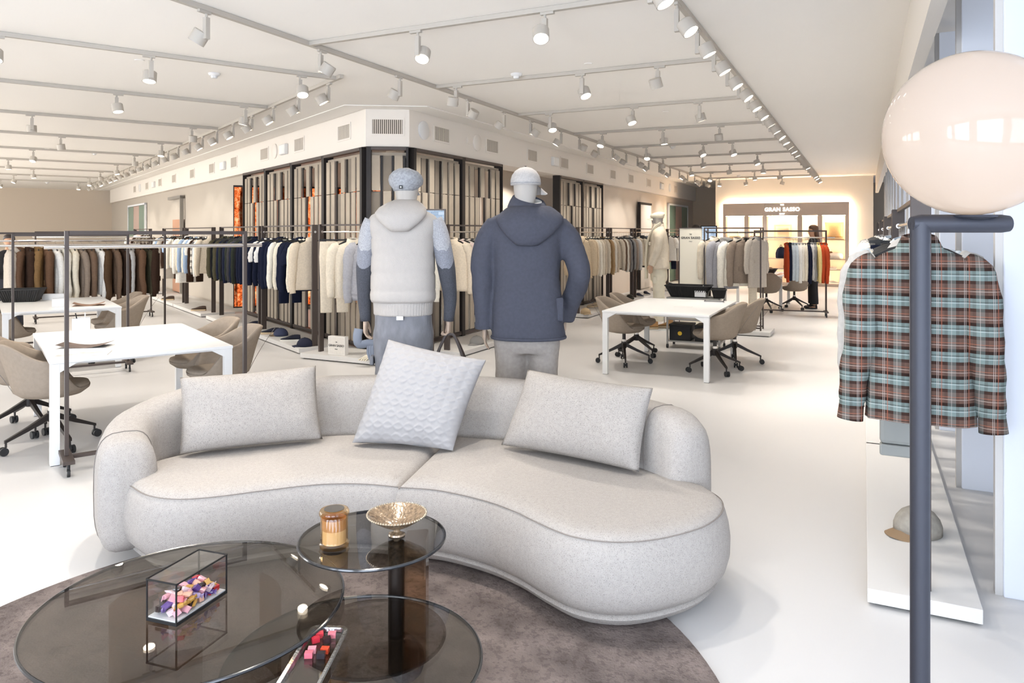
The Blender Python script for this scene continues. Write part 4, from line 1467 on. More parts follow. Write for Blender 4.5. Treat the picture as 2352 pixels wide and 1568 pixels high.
    if kind in ('sweater', 'polo'):
        c.tube([(math.cos(a) * 0.068, math.sin(a) * 0.05, -0.118 + 0.012 * math.cos(2 * a)) for a in [2 * math.pi * j / 20 for j in range(21)]], 0.012, 8, cap=False)
    elif kind in ('hooded', 'puffer'):
        c.stack([(-0.25, 0.03, 0.012, 0, -T - 0.02), (-0.23, 0.09, 0.03, 0, -T - 0.02), (-0.18, 0.125, 0.05, 0, -T - 0.005), (-0.13, 0.125, 0.06, 0, -T + 0.02), (-0.095, 0.10, 0.055, 0, -0.02), (-0.075, 0.07, 0.04, 0, -0.01)], 20, 2.2)
    else:
        for k_ in range(2):
            pass
        c.loft([[Vector((math.cos(a) * rx, math.sin(a) * ry - 0.004, z + 0.015 * math.sin(a))) for a in [2 * math.pi * j / 24 for j in range(24)]] for z, rx, ry in ((-0.15, 0.10, 0.066), (-0.125, 0.088, 0.062), (-0.088, 0.072, 0.054), (-0.085, 0.064, 0.046), (-0.12, 0.066, 0.044))], cap=False)
    d['collar'] = c.mesh('collar', sharp=50)
    if kind in ('jacket', 'coat', 'blouson', 'shirt', 'hooded'):
        f = MB()
        f.box(-0.012, 0.012, -T * 1.16 - 0.004, -T * 0.9, -LEN + 0.02, -0.20)
        d['placket'] = f.mesh('placket', smooth=False)
    if kind in ('jacket', 'coat', 'blouson'):
        f = MB()
        f.box(-0.17, -0.06, -T * 1.15 - 0.006, -T * 0.95, -0.62, -0.55)
        d['pocket'] = f.mesh('pocket', smooth=False)
    GM[key] = d
    return d


PLAID_A = plaid('plaid_brown_check', '#7d7466', [('X', 0.09, 0.0, 0.42, '#4a3d34', 0.7), ('Z', 0.11, 0.0, 0.4, '#463a33', 0.7), ('X', 0.09, 0.6, 0.7, '#e0d6c6', 0.6), ('Z', 0.11, 0.62, 0.72, '#e0d6c6', 0.6)])
PLAID_B = plaid('argyle_check', '#e3ddd2', [('X', 0.12, 0.0, 0.4, '#6d6a68', 0.7), ('Z', 0.12, 0.0, 0.4, '#3f3f45', 0.7)])
CHUNKY = {'placket': 0.9, 'pocket': 0.93}


def garment(kind, colour, p, rz, label, group, var=0, trim=None, scale=1.0, far=False):
    d = gmesh(kind, var)
    m = fab(colour) if colour in FAB else {'plaid': PLAID_A, 'argyle': PLAID_B}[colour]
    name = {'sweater': 'knit_sweater', 'polo': 'polo_shirt', 'jacket': 'jacket', 'coat': 'long_coat', 'hooded': 'hooded_jacket', 'puffer': 'puffer_jacket', 'shirt': 'shirt', 'trousers': 'trousers', 'scarf': 'scarf', 'blouson': 'blouson_jacket'}[kind]
    cat = {'sweater': 'sweater', 'polo': 'shirt', 'shirt': 'shirt', 'coat': 'coat', 'trousers': 'trousers', 'scarf': 'scarf'}.get(kind, 'jacket')
    o = put(name, d['body'], m, None, p, rz)
    o.scale = (scale, scale, scale)
    tag(o, label, cat, group)
    mt = fab(trim) if trim else m
    for k, nm in (('sleeve_l', 'sleeve'), ('sleeve_r', 'sleeve'), ('collar', 'collar'), ('waistband', 'waistband'), ('placket', 'placket'), ('pocket', 'pocket')):
        if k in d and not (far and k in ('placket', 'pocket')):
            put(nm, d[k], mt if k == 'collar' else m, o)
    h = put('hanger', d['hanger'], M_black, o)
    put('hook', d['hook'], M_chrome, h)
    return o


KW = {'trousers': 'clipped trousers', 'sweater': 'sweater', 'polo': 'short-sleeved polo', 'jacket': 'jacket', 'coat': 'long coat', 'hooded': 'hooded jacket', 'puffer': 'padded hooded jacket', 'shirt': 'shirt', 'scarf': 'long scarf', 'blouson': 'blouson'}


def hang_row(p, q, rz, items, rackname, end, far=False, jitter=0.05, seed=1):
    """hang the items between p and q; each label counts from the end given"""
    r = random.Random(seed)
    n = len(items)
    for i, it in enumerate(items):
        kind, colour = it[0], it[1]
        trim = it[2] if len(it) > 2 else None
        f = (i + 0.5) / n
        pos = p + (q - p) * f
        garment(kind, colour, (pos.x, pos.y, pos.z + 0.0), rz + r.uniform(-jitter, jitter), '%s %s on %s, %s from %s' % (colour, KW[kind], rackname, ORD[i], end),
                'clothes on ' + rackname, var=r.randrange(3), trim=trim, far=far, scale=r.uniform(0.97, 1.02))


# ------------------------------------------------------------------ wall racks on plinths
RAILZ, RACKH, PLH = 1.645, 1.745, 0.075


def plinth(label, p, rz, x0, x1, y0, y1):
    o = thing('display_plinth', label, 'plinth', p, rz, 'low white display plinths')
    MB().box(x0, x1, y0, y1, 0.014, PLH).build('slab', M_plinth, o, smooth=False, bevel=0.003)
    MB().box(x0 + 0.03, x1 - 0.03, y0 + 0.03, y1 - 0.03, 0, 0.0139).build('recessed_foot', M_dark, o, smooth=False)
    return o


def wall_rack(label, p, q, base=PLH, h=RACKH, railz=RAILZ):
    """two flat posts, a thin top bar and a round hanging rail"""
    v = q - p
    L = v.length
    o = thing('clothes_rack', label, 'clothes rack', (p.x, p.y, base), math.atan2(v.y, v.x), 'dark brown clothes racks on the plinths')
    for x in (0, L):
        MB().box(x - 0.014, x + 0.014, -0.04, 0.04, 0, h - base).build('post', M_brown, o, smooth=False, bevel=0.002)
        MB().cyl((x - 0.02, 0, railz - base), (x + 0.02, 0, railz - base), 0.017, 12).build('rail_socket', M_chrome, o)
    MB().box(0.0141, L - 0.0141, -0.01, 0.01, h - base - 0.022, h - base).build('top_bar', M_brown, o, smooth=False)
    MB().cyl((0.0201, 0, railz - base), (L - 0.0201, 0, railz - base), 0.0105, 12).build('rail', M_chrome, o)
    return o


def V(p, z):
    return Vector((p.x, p.y, z))


def lrack(t0, t1, plabel, rlabel, items, rackname, end, far=False, n=0.62, ends=(0.06, 0.06), seed=1, pl=True):
    if pl:
        plinth(plabel, LW(t0 - 0.1, 0), RL, 0, t1 - t0 + 0.2 - 0.012, 0.24, 0.88)
    wall_rack(rlabel, LW(t0, n), LW(t1, n), base=PLH if pl else 0.0)
    hang_row(LW(t0 + ends[0], n, RAILZ + 0.0), LW(t1 - ends[1], n, RAILZ), RZ2 + math.pi, items, rackname, end, far, seed=seed)


def rrack(t0, t1, plabel, rlabel, items, rackname, end, far=False, n=0.75, ends=(0.06, 0.06), seed=1, y0=-1.0, y1=-0.3, h=RACKH, railz=RAILZ, rz=RZ1):
    plinth(plabel, RW(t0 - 0.1, 0), RR, 0, t1 - t0 + 0.2 - 0.012, y0, y1)
    wall_rack(rlabel, RW(t0, n), RW(t1, n), h=h, railz=railz)
    hang_row(RW(t0 + ends[0], n, railz), RW(t1 - ends[1], n, railz), rz, items, rackname, end, far, seed=seed)


N, J, P_, C_, T_ = 'sweater', 'jacket', 'polo', 'coat', 'trousers'
lrack(0.30, 2.50, 'white plinth with navy shoes and caps under the navy and cream clothes', 'clothes rack of navy and cream clothes before the screens',
      [(J, 'beige'), (N, 'cream'), (P_, 'navy', 'cream'), (J, 'navy'), (N, 'navy'), (N, 'cream'), (T_, 'navy'), (N, 'ivory'), (N, 'navy'), (J, 'navy'), (N, 'navy'), (P_, 'white'), (N, 'navy'), (P_, 'white'), (N, 'navy')],
      'the navy and cream rack', 'the sign', seed=3)
lrack(2.66, 5.02, 'white plinth under the rack of dark green and navy clothes', 'clothes rack of dark green and navy clothes',
      [(N, 'navy'), (J, 'navy'), (N, 'black'), (J, 'dark green'), (N, 'navy'), (N, 'charcoal'), (J, 'dark green'), (N, 'navy'), (J, 'black'), (N, 'dark green'), (N, 'navy'), (J, 'olive'), (N, 'dark green'), (N, 'black'), (J, 'olive'), (N, 'olive')],
      'the dark green and navy rack', 'the near post', seed=4)
lrack(5.60, 7.85, 'white plinth with a brown shoe under the light blue and cream clothes', 'clothes rack of light blue and cream clothes',
      [(J, 'oat'), (N, 'white'), (N, 'argyle'), (N, 'dark brown'), (P_, 'white'), (N, 'light blue'), (N, 'ivory'), (T_, 'dark brown'), (N, 'light blue'), (N, 'cream'), (C_, 'white')],
      'the light blue and cream rack', 'the near post', seed=5, far=True)
lrack(8.10, 10.25, 'white plinth under the rack of brown trousers and pale shirts', 'clothes rack of brown trousers and pale shirts',
      [(T_, 'dark brown'), (N, 'ivory'), (P_, 'light blue'), (N, 'dark brown'), (C_, 'stone'), (P_, 'cream'), (N, 'light blue'), (N, 'white')],
      'the brown and pale rack', 'the near post', seed=6, far=True)
lrack(12.0, 14.3, 'white plinth under the rack of checked coats', 'clothes rack of checked and pale pink coats',
      [(C_, 'plaid'), (J, 'plaid'), (C_, 'dark brown'), (J, 'pale pink'), (C_, 'pale pink'), (J, 'ivory')],
      'the checked coat rack', 'the near post', seed=7, far=True)

# rack across the cut-off corner (runs along n1), with trousers, shearling and the grey padded jacket
B0 = Vector((-2.75, 9.49, 0))
plinth('white plinth with the small white sign before the cut-off corner', B0, RZ1, 0, 2.05, 0, 0.62)
PB0, PB1 = B0 + n1 * 0.16 + d1 * 0.22, B0 + n1 * 1.86 + d1 * 0.22
wall_rack('clothes rack behind the hooded mannequin, before the cut-off corner', PB0, PB1)
for i, (s, kd, c, tilt, tm) in enumerate(((0.22, 'trousers', 'oat', 0.85, None), (0.52, 'blouson', 'oat', 0.65, None), (0.80, 'puffer', 'silver grey', 0.7, 'cream'), (1.06, 'puffer', 'cream', 0.6, None), (1.30, 'blouson', 'beige', 0.6, None), (1.5, N, 'ivory', 0.5, None))):
    q = PB0 + n1 * s
    garment(kd, c, (q.x, q.y, RAILZ), RZ1 + R90 - tilt, '%s %s on the corner rack, %s from the sign' % (c, KW[kd], ORD[i]), 'clothes on the corner rack', var=i % 3, trim=tm)

rrack(-0.23, 2.05, 'white plinth behind the man in the slate parka', 'clothes rack of beige knitwear between the two mannequins',
      [(J, 'beige'), (N, 'pale pink'), (N, 'stone'), (N, 'grey'), (N, 'stone'), (N, 'taupe'), (N, 'beige'), (N, 'stone'), (N, 'light grey'), (J, 'beige'), (N, 'taupe'), (N, 'stone')],
      'the beige knitwear rack', 'the near post', seed=8)
rrack(4.69, 6.55, 'white plinth with a tan cap under the sand coloured jackets', 'clothes rack of sand coloured jackets',
      [('hooded', 'sand'), (J, 'sand'), (N, 'cream'), (N, 'ivory'), (N, 'cream'), (N, 'beige'), (J, 'oat'), (N, 'camel'), (N, 'tan'), (N, 'ivory'), (N, 'beige')],
      'the sand jacket rack', 'the near post', seed=9)
rrack(6.72, 8.35, 'white plinth under the grey and taupe knitwear', 'clothes rack of grey and taupe knitwear',
      [(N, 'oat'), (N, 'mocha'), (N, 'ivory'), (N, 'taupe'), (N, 'grey'), (N, 'charcoal'), (N, 'grey'), (J, 'taupe'), (N, 'grey'), (J, 'light grey'), (N, 'stone')],
      'the grey and taupe rack', 'the near post', seed=10, far=True)
rrack(8.60, 10.6, 'white plinth with dark shoes behind the cream mannequin', 'clothes rack of dark knitwear behind the cream mannequin',
      [(N, 'cream'), (N, 'navy'), (J, 'charcoal'), (N, 'blue grey'), (N, 'navy'), (N, 'ivory'), (J, 'navy'), (N, 'grey')],
      'the dark knitwear rack', 'the near post', seed=11, far=True)
rrack(11.85, 13.4, 'white plinth with tan shoes under the white tops', 'clothes rack of white tops and navy trousers',
      [(P_, 'white'), (T_, 'navy'), (P_, 'ivory'), (N, 'navy'), (N, 'cream'), (N, 'navy'), (J, 'rust')],
      'the white top rack', 'the near post', seed=12, far=True)

# window side
WR = dict(n=5.97, y0=-6.19, y1=-5.76, h=1.80, railz=1.68)
rrack(-4.96, -2.66, 'white plinth with the felt cap on the window side', 'clothes rack on the window side holding the checked shirt',
      [(N, 'light grey'), ('hooded', 'light grey'), (J, 'pale blue'), (N, 'ivory'), (N, 'light grey'), (J, 'pale blue'), (N, 'white'), (T_, 'navy'), (N, 'stone'), (N, 'ivory'), (N, 'white')],
      'the checked shirt rack', 'the shirt', seed=13, ends=(0.16, 0.06), **WR)
rrack(-2.50, -0.20, 'white plinth behind the felt cap on the window side', 'clothes rack of white knitwear on the window side',
      [(N, 'white'), (N, 'light grey'), (J, 'pale blue'), (N, 'navy'), (N, 'ivory'), (N, 'white'), (J, 'light grey'), (N, 'ivory')],
      'the white knitwear rack', 'the near post', seed=14, **WR)
rrack(-0.04, 2.26, 'white plinth third from the viewer on the window side', 'clothes rack of grey knitwear on the window side',
      [(N, 'light grey'), (N, 'grey'), (N, 'ivory'), (N, 'blue grey'), (J, 'light grey'), (N, 'white')],
      'the third window-side rack', 'the near post', seed=15, far=True, **WR)
rrack(2.42, 4.7, 'white plinth fourth from the viewer on the window side', 'clothes rack fourth along the window side',
      [(N, 'light grey'), (J, 'grey'), (N, 'ivory'), (N, 'stone')], 'the fourth window-side rack', 'the near post', seed=16, far=True, **WR)

# checked shirt facing the viewer at the rack end
PLAID = plaid('teal_brown_check', '#604b42', [
    ('Z', 0.118, 0.00, 0.36, '#72827f', 0.85), ('Z', 0.118, 0.36, 0.48, '#251915', 0.88), ('Z', 0.118, 0.88, 1.0, '#33241f', 0.8),
    ('X', 0.105, 0.00, 0.30, '#8fa39f', 0.18), ('X', 0.105, 0.30, 0.42, '#2f221e', 0.28), ('X', 0.105, 0.88, 1.0, '#2f221e', 0.25),
    ('Z', 0.118, 0.60, 0.615, '#c4b3a8', 0.8), ('Z', 0.118, 0.70, 0.715, '#b06a50', 0.8), ('Z', 0.118, 0.16, 0.175, '#c5cbc8', 0.8), ('Z', 0.118, 0.22, 0.24, '#2a2220', 0.8),
    ('X', 0.105, 0.60, 0.615, '#c9beb5', 0.75), ('X', 0.105, 0.66, 0.675, '#c9beb5', 0.65), ('X', 0.105, 0.13, 0.145, '#c9beb5', 0.5), ('X', 0.105, 0.76, 0.80, '#a35f48', 0.5)])
ps = RW(-4.865, 5.97)
RZS = 1.66
sh = thing('checked_shirt', 'teal and brown checked flannel shirt facing the room behind the lamp pole', 'shirt', (ps.x, ps.y, RZS), RZ1)
b = MB()
SECS = [(-0.075, 0.07, 0.045), (-0.10, 0.095, 0.05), (-0.125, 0.15, 0.058), (-0.16, 0.205, 0.062), (-0.20, 0.222, 0.066), (-0.28, 0.218, 0.07), (-0.45, 0.212, 0.075), (-0.62, 0.208, 0.075), (-0.75, 0.212, 0.072), (-0.86, 0.218, 0.07), (-0.875, 0.219, 0.07)]
b.stack(SECS, 56, 2.4, fold=0.035, k=7, ph=0.7)
b.build('body', PLAID, sh, sharp=0)
for s in (-1, 1):
    pts = crom([(s * 0.165, 0, -0.165), (s * 0.21, 0, -0.205), (s * 0.237, -0.01, -0.32), (s * (0.232 if s < 0 else 0.245), -0.03, -0.5), (s * 0.262, -0.01, -0.66), (s * 0.272, 0.0, -0.80), (s * 0.275, 0, -0.825)], 4)
    rad = [0.055 + 0.02 * smooth(0, 4, i) - 0.022 * smooth(8, 24, i) + 0.003 * math.sin(i * 1.7) for i in range(len(pts))]
    sv = MB().tube(pts, rad, 18, flat=0.8).build('sleeve', PLAID, sh, sharp=0)
    MB().tube([(s * 0.273, 0, -0.80), (s * 0.276, 0, -0.83), (s * 0.282, 0, -0.895)], [0.052, 0.053, 0.056], 18, flat=0.75).build('cuff', PLAID, sv, sharp=50)
MB().loft([[Vector((math.cos(a) * rx, math.sin(a) * ry, z + 0.012 * math.sin(a))) for a in [2 * math.pi * j / 28 for j in range(28)]] for z, rx, ry in ((-0.105, 0.098, 0.06), (-0.08, 0.086, 0.056), (-0.045, 0.07, 0.05), (-0.042, 0.062, 0.043), (-0.08, 0.066, 0.044))], cap=False).build('collar', PLAID, sh, sharp=50)
hh = MB().tube([(-0.185, 0, -0.175), (-0.12, 0, -0.14), (0, 0, -0.085), (0.12, 0, -0.14), (0.185, 0, -0.175)], 0.014, 10, flat=0.6).build('hanger', M_black, sh)
MB().tube([(0, 0, -0.085), (0, 0, -0.025), (0, 0.012, -0.008), (0, 0.02, 0.01), (0, 0.01, 0.024), (0, -0.006, 0.022)], 0.0024, 6).build('hook', M_chrome, hh)
MB().box(-0.028, 0.028, -0.007, 0.007, -0.06, -0.02).build('size_tag', M_black, hh, smooth=False, bevel=0.006)

# ------------------------------------------------------------------ rolling racks
M_thin = mat('graphite_tube', '#3a3432', 0.45, spec=0.4)


def caster_pair(o, x, y):
    c = MB().cyl((x, y, 0.055), (x, y, 0.088), 0.01, 8).cyl((x - 0.009, y, 0.028), (x + 0.009, y, 0.028), 0.028, 16).build('caster', M_cast, o)
    MB().cyl((x - 0.0115, y, 0.028), (x + 0.0115, y, 0.028), 0.014, 12).build('wheel_hub', M_chrome, c)


def rolling_rack(label, p, rz, L, h, railz, tube=0.026, over=0.13, foot=0.34, beam=True, rail_r=0.014):
    o = thing('rolling_rack', label, 'clothes rack', p, rz, 'rolling clothes racks')
    zb = 0.088
    for x in (0, L):
        MB().box(x - tube / 2, x + tube / 2, -tube * 0.75, tube * 0.75, zb + 0.026, h).build('post', M_brown, o, smooth=False, bevel=0.002)
        MB().box(x - 0.035, x + 0.035, -foot / 2, foot / 2, zb, zb + 0.025).build('foot', M_brown, o, smooth=False, bevel=0.002)
        for y in (-foot / 2 + 0.04, foot / 2 - 0.04):
            caster_pair(o, x, y)
    MB().box(tube / 2 + 0.001, L - tube / 2 - 0.001, -tube * 0.6, tube * 0.6, h - tube, h).build('top_bar', M_brown, o, smooth=False)
    if beam:
        MB().box(0.036, L - 0.036, -0.018, 0.018, zb + 0.002, zb + 0.024).build('base_beam', M_brown, o, smooth=False)
    MB().cyl((-over, 0, railz), (L + over, 0, railz), rail_r, 16).build('rail', M_chrome, o)
    return o


rolling_rack('empty rolling rack of dark steel beside the sofa armrest', (-3.042, 4.995, 0), RZ2, 1.19, 1.645, 1.535)
rolling_rack('empty rolling rack before the table by the brown knitwear', (-5.48, 8.03, 0), RZ2, 1.13, 1.62, 1.49)
p = Vector((-7.02, 9.98, 0))
rolling_rack('rolling rack full of brown and cream knitwear', p, RZ2, 2.1, 1.64, 1.52, over=0.05)
hang_row(V(p + e2 * 0.1, 1.52), V(p + e2 * 2.0, 1.52), RZ2 + R90 + 0.0,
         [('hooded', 'stone'), (J, 'brown'), (J, 'dark brown'), (J, 'camel'), (J, 'brown'), (N, 'white'), (N, 'ivory'), (N, 'cream'), (N, 'taupe'), (N, 'mocha'), (N, 'white'), (J, 'chocolate'), (N, 'mocha'), (N, 'dark brown'), (N, 'light grey'), (J, 'brown'), (N, 'olive'), (J, 'dark brown')],
         'the brown knitwear rack', 'the picture edge', seed=17, jitter=0.12)
p2 = Vector((-8.6, 13.2, 0))
rolling_rack('rolling rack standing behind the brown knitwear rack', p2, RZ2, 1.9, 1.66, 1.55, over=0.05)
p3 = at(1733, 722)
rolling_rack('rolling rack of coloured sweaters before the far white table', p3, RZ1 + 0.12, 1.32, 1.685, 1.54, tube=0.032, over=0.16, foot=0.36)
ax = Vector((math.cos(RZ1 + 0.12), math.sin(RZ1 + 0.12), 0))
hang_row(V(p3 + ax * 0.58, 1.54), V(p3 + ax * 1.32, 1.54), RZ1 + 0.12 + R90,
         [(N, 'rust'), (N, 'navy'), (N, 'pale blue'), (N, 'pale blue'), (N, 'white'), (N, 'ivory'), (N, 'cream'), (N, 'navy'), (N, 'light grey'), (N, 'grey'), (N, 'yellow'), (N, 'rust'), (N, 'rust')],
         'the coloured sweater rack', 'the rust end', seed=18, jitter=0.06)

# sign board rack with coats
RC = Vector((3.95, 11.62, 0))


def rc_(s, z=0.0, d=0.0):
    q = RC - n1 * s + d1 * d
    return Vector((q.x, q.y, z))


plinth('white plinth under the coats and sign board', rc_(1.36), RZ1, 0, 1.52, -0.14, 0.46)
cr_ = thing('coat_rack', 'thin double frame coat rack beside the sign board', 'clothes rack', rc_(0.88, PLH), RZ1)
for y in (0.0, 0.3):
    for x in (0.0, 0.88):
        MB().box(x - 0.011, x + 0.011, y - 0.011, y + 0.011, 0, 1.645).build('post', M_brown, cr_, smooth=False)
    MB().box(0.011, 0.869, y - 0.009, y + 0.009, 1.625, 1.645).build('top_bar', M_brown, cr_, smooth=False)
    MB().box(0.011, 0.869, y - 0.009, y + 0.009, 0.03, 0.05).build('base_bar', M_brown, cr_, smooth=False)
for x in (0.0, 0.88):
    MB().box(x - 0.009, x + 0.009, 0.011, 0.289, 1.575, 1.593).build('side_bar', M_brown, cr_, smooth=False)
MB().cyl((0.0, 0.15, 1.565), (0.88, 0.15, 1.565), 0.012, 12).build('rail', M_thin, cr_)
sg = thing('sign_board', 'tall cream sign board with black lettering beside the coats', 'sign', rc_(1.28, PLH), RZ1)
MB().box(0, 0.36, -0.02, 0.02, 0, 1.63).build('board', mat('cream_board', '#ece5d3', 0.6), sg, smooth=False)
MB().box(-0.006, 0.366, -0.024, 0.024, 1.631, 1.645).box(-0.012, -0.0005, -0.024, 0.024, 0, 1.63).build('edge_frame', M_brown, sg, smooth=False)
M_ink = mat('black_ink', '#1d1a18', 0.6)
text('lettering', 'GRAN SASSO', 0.049, M_ink, sg, (0.18, -0.0208, 1.475), space=1.12, bold=0.0012)
text('lettering', 'THE', 0.021, M_ink, sg, (0.18, -0.0208, 1.535), bold=0.0006)
text('lettering', 'ITALY', 0.02, M_ink, sg, (0.18, -0.0208, 1.415), bold=0.0006)
for i, (s, kd, c, rz, tm, sc) in enumerate(((0.76, 'coat', 'oat', 0.75, 'cream', 0.86), (0.58, 'hooded', 'silver grey', 0.75, 'grey', 1.02), (0.37, 'blouson', 'ivory', 0.6, 'stone', 1.05), (0.24, 'blouson', 'taupe', 0.6, None, 1.0), (0.14, 'scarf', 'oat', 0.9, None, 1.0), (0.07, 'coat', 'stone', 1.0, 'grey', 0.8))):
    q = rc_(s, PLH + 1.565 + 0.0, 0.15)
    garment(kd, c, q, RZ1 + rz, '%s %s on the coat rack, %s from the sign board' % (c, KW[kd], ORD[i]), 'coats beside the sign board', var=i % 3, trim=tm, scale=sc)

# ------------------------------------------------------------------ mannequins
M_mann = mat('linen_mannequin', '#b4ada5', 0.9, spec=0.1, bump=0.25, bscale=600)
M_skin = mat('beige_mannequin_hand', '#b59f8c', 0.55, spec=0.3)


def head_mb(cx, cy, z0, h=0.235, w=0.077, tilt=0.0):
    """neck and egg-shaped head from z0 (collar) up"""
    b = MB()
    b.stack([(z0 - 0.06, 0.062, 0.062, cx, cy), (z0, 0.060, 0.062, cx, cy), (z0 + 0.03, 0.062, 0.066, cx, cy + 0.004), (z0 + 0.065, 0.070, 0.082, cx, cy + 0.01), (z0 + 0.11, 0.078, 0.094, cx, cy + 0.012),
             (z0 + 0.16, 0.081, 0.098, cx, cy + 0.01), (z0 + 0.21, 0.076, 0.09, cx, cy + 0.006), (z0 + 0.25, 0.055, 0.066, cx, cy + 0.004), (z0 + 0.272, 0.02, 0.025, cx, cy)], 28)
    return b


def hand_mb(p, side, curl=0.35, fwd=(0, 1, 0), sc=1.0):
    """a hanging hand: wrist at p, fingers down, thumb towards fwd; side is +1 / -1 for the outer face"""
    b = MB()
    p = Vector(p)
    f = Vector(fwd).normalized()
    o = Vector((f.y, -f.x, 0)) * side               # outward
    dn = Vector((0, 0, -1))

    def q(a, c, d):
        return p + f * (a * sc) + o * (c * sc) + dn * (d * sc)
    # palm
    rings = []
    for d, w, t in ((-0.015, 0.024, 0.019), (0.02, 0.027, 0.017), (0.05, 0.039, 0.016), (0.085, 0.042, 0.015), (0.1, 0.038, 0.012)):
        rings.append([q(math.cos(2 * math.pi * j / 14) * w, math.sin(2 * math.pi * j / 14) * t, d) for j in range(14)])
    b.loft(rings)
    for a, ln, r in ((0.031, 0.078, 0.0085), (0.0105, 0.088, 0.009), (-0.0105, 0.082, 0.0085), (-0.031, 0.064, 0.0075)):
        d0 = 0.09
        pts = [q(a, 0, d0)]
        ang = 0.0
        pos = [a, 0.0, d0]
        for k, fr_ in enumerate((0.42, 0.33, 0.25)):
            ang += curl * (0.7 + 0.5 * k)
            pos = [pos[0] * (1 - 0.02), pos[1] - math.sin(ang) * ln * fr_, pos[2] + math.cos(ang) * ln * fr_]
            pts.append(q(*pos))
        b.tube(pts, [r, r * 0.95, r * 0.85, r * 0.62], 8)
    b.tube([q(0.028, -0.004, 0.03), q(0.05, -0.012, 0.055), q(0.056, -0.02, 0.085), q(0.05, -0.026, 0.108)], [0.012, 0.011, 0.009, 0.0065], 8)
    return b


M_shoe = mat('dark_suede', '#2c2624', 0.85)


def shoe_parts(o, x, y, z, rz, upper, sole, ln=0.29, boot=0.0, prefix=''):
    """a lace-up shoe, toe towards +y of its own frame"""
    R = Matrix.Rotation(rz, 3, 'Z')

    def tr_(b):
        b.v = [tuple(R @ Vector(p) + Vector((x, y, z))) for p in b.v]
        return b
    k = ln / 0.29
    s = MB()
    out = [(-0.13, 0.028), (-0.10, 0.036), (-0.04, 0.036), (0.02, 0.041), (0.07, 0.048), (0.115, 0.043), (0.145, 0.022)]
    ringp = [Vector((w * k, yy * k, 0)) for yy, w in out] + [Vector((-w * k, yy * k, 0)) for yy, w in reversed(out)]
    ringp = crom(ringp, 3, True)
    s.loft([[p * 0.96 + Vector((0, 0, 0)) for p in ringp], [p + Vector((0, 0, 0.008)) for p in ringp], [p + Vector((0, 0, 0.026)) for p in ringp], [p * 0.97 + Vector((0, 0, 0.029)) for p in ringp]])
    u = MB()
    rings = []
    for yy, w, h in ((-0.132, 0.012, 0.05), (-0.125, 0.028, 0.095 + boot), (-0.09, 0.034, 0.10 + boot), (-0.05, 0.035, 0.098 + boot), (-0.02, 0.036, 0.092 + boot * 0.3), (0.02, 0.039, 0.078), (0.07, 0.044, 0.06), (0.115, 0.038, 0.05), (0.14, 0.016, 0.04)):
        r = []
        for j in range(14):
            a = 2 * math.pi * j / 14
            zz = 0.027 + (math.sin(a) * 0.5 + 0.5) ** 0.8 * (h - 0.027)
            r.append(Vector((math.cos(a) * w * k * (1.0 if math.sin(a) < 0.3 else 0.8), yy * k, zz)))
        rings.append(r)
    u.loft(rings)
    up = tr_(u).build('upper', upper, o, sharp=60)
    tr_(s).build('sole', sole, o, sharp=50)
    l = MB()
    for i in range(4):
        yy = -0.015 + i * 0.022
        zz = 0.094 - i * 0.009 + (boot * 0.3 if i == 0 else 0)
        l.tube([(-0.022 * k, yy * k, zz - 0.012), (0, yy * k, zz), (0.022 * k, yy * k, zz - 0.012)], 0.003, 6)
    tr_(l).build('laces', M_dark, up)


def cap_mb(c, rx, ry, h, n=28):
    b = MB()
    b.stack([(c[2], rx, ry, c[0], c[1]), (c[2] + h * 0.3, rx * 1.0, ry * 1.0, c[0], c[1]), (c[2] + h * 0.55, rx * 0.9, ry * 0.9, c[0], c[1]), (c[2] + h * 0.78, rx * 0.7, ry * 0.7, c[0], c[1]), (c[2] + h * 0.93, rx * 0.42, ry * 0.42, c[0], c[1]), (c[2] + h, rx * 0.1, ry * 0.1, c[0], c[1])], n)
    return b


def visor_mb(c, r, ang, w, ln, drop=0.02):
    """curved peak leaving the cap at angle ang"""
    b = MB()
    top, bot = [], []
    m = 13
    for z in (0.0, 0.004):
        pass
    rows = []
    for k in range(5):
        f = k / 4
        row = []
        for j in range(m):
            a = ang + (j / (m - 1) - 0.5) * 2 * w
            edge = 1 - abs(j / (m - 1) - 0.5) * 2
            rr_ = r * 0.97 + ln * f * (edge ** 0.5)
            row.append(Vector((c[0] + math.cos(a) * rr_, c[1] + math.sin(a) * rr_, c[2] - drop * f - 0.018 * (1 - edge) * 1.0)))
        rows.append(row)
    vs = [p for r_ in rows for p in r_]
    vs2 = [p + Vector((0, 0, 0.004)) for p in vs]
    fs = []
    N = len(vs)
    for k in range(4):
        for j in range(m - 1):
            q = (k * m + j, k * m + j + 1, (k + 1) * m + j + 1, (k + 1) * m + j)
            fs.append(q)
            fs.append(tuple(i + N for i in q[::-1]))
    for j in range(m - 1):
        fs.append((4 * m + j, 4 * m + j + 1, 4 * m + j + 1 + N, 4 * m + j + N))
    b.add(vs + vs2, fs)
    return b


def legs_mb(zt, hip, ankle, rt, rk, rb, waist, gap=0.1, ybend=0.0):
    """trousers: waist sections and two tapering legs, merged into one surface"""
    b = MB()
    b.stack([(zt - 0.24, hip * 0.92, waist[1] * 0.95), (zt - 0.16, hip, waist[1] * 1.05), (zt - 0.06, (hip + waist[0]) / 2, waist[1]), (zt, waist[0], waist[1] * 0.95)], 28, 2.3)
    for s in (-1, 1):
        b.tube(crom([(s * gap, 0, zt - 0.14), (s * gap, 0.0, zt - 0.32), (s * (gap + 0.005), ybend, zt - 0.56), (s * (gap + 0.008), 0, ankle)], 5), [rt + (rk - rt) * min(1, i / 9) if i < 10 else rk + (rb - rk) * (i - 9) / 6 for i in range(16)], 20)
    return b


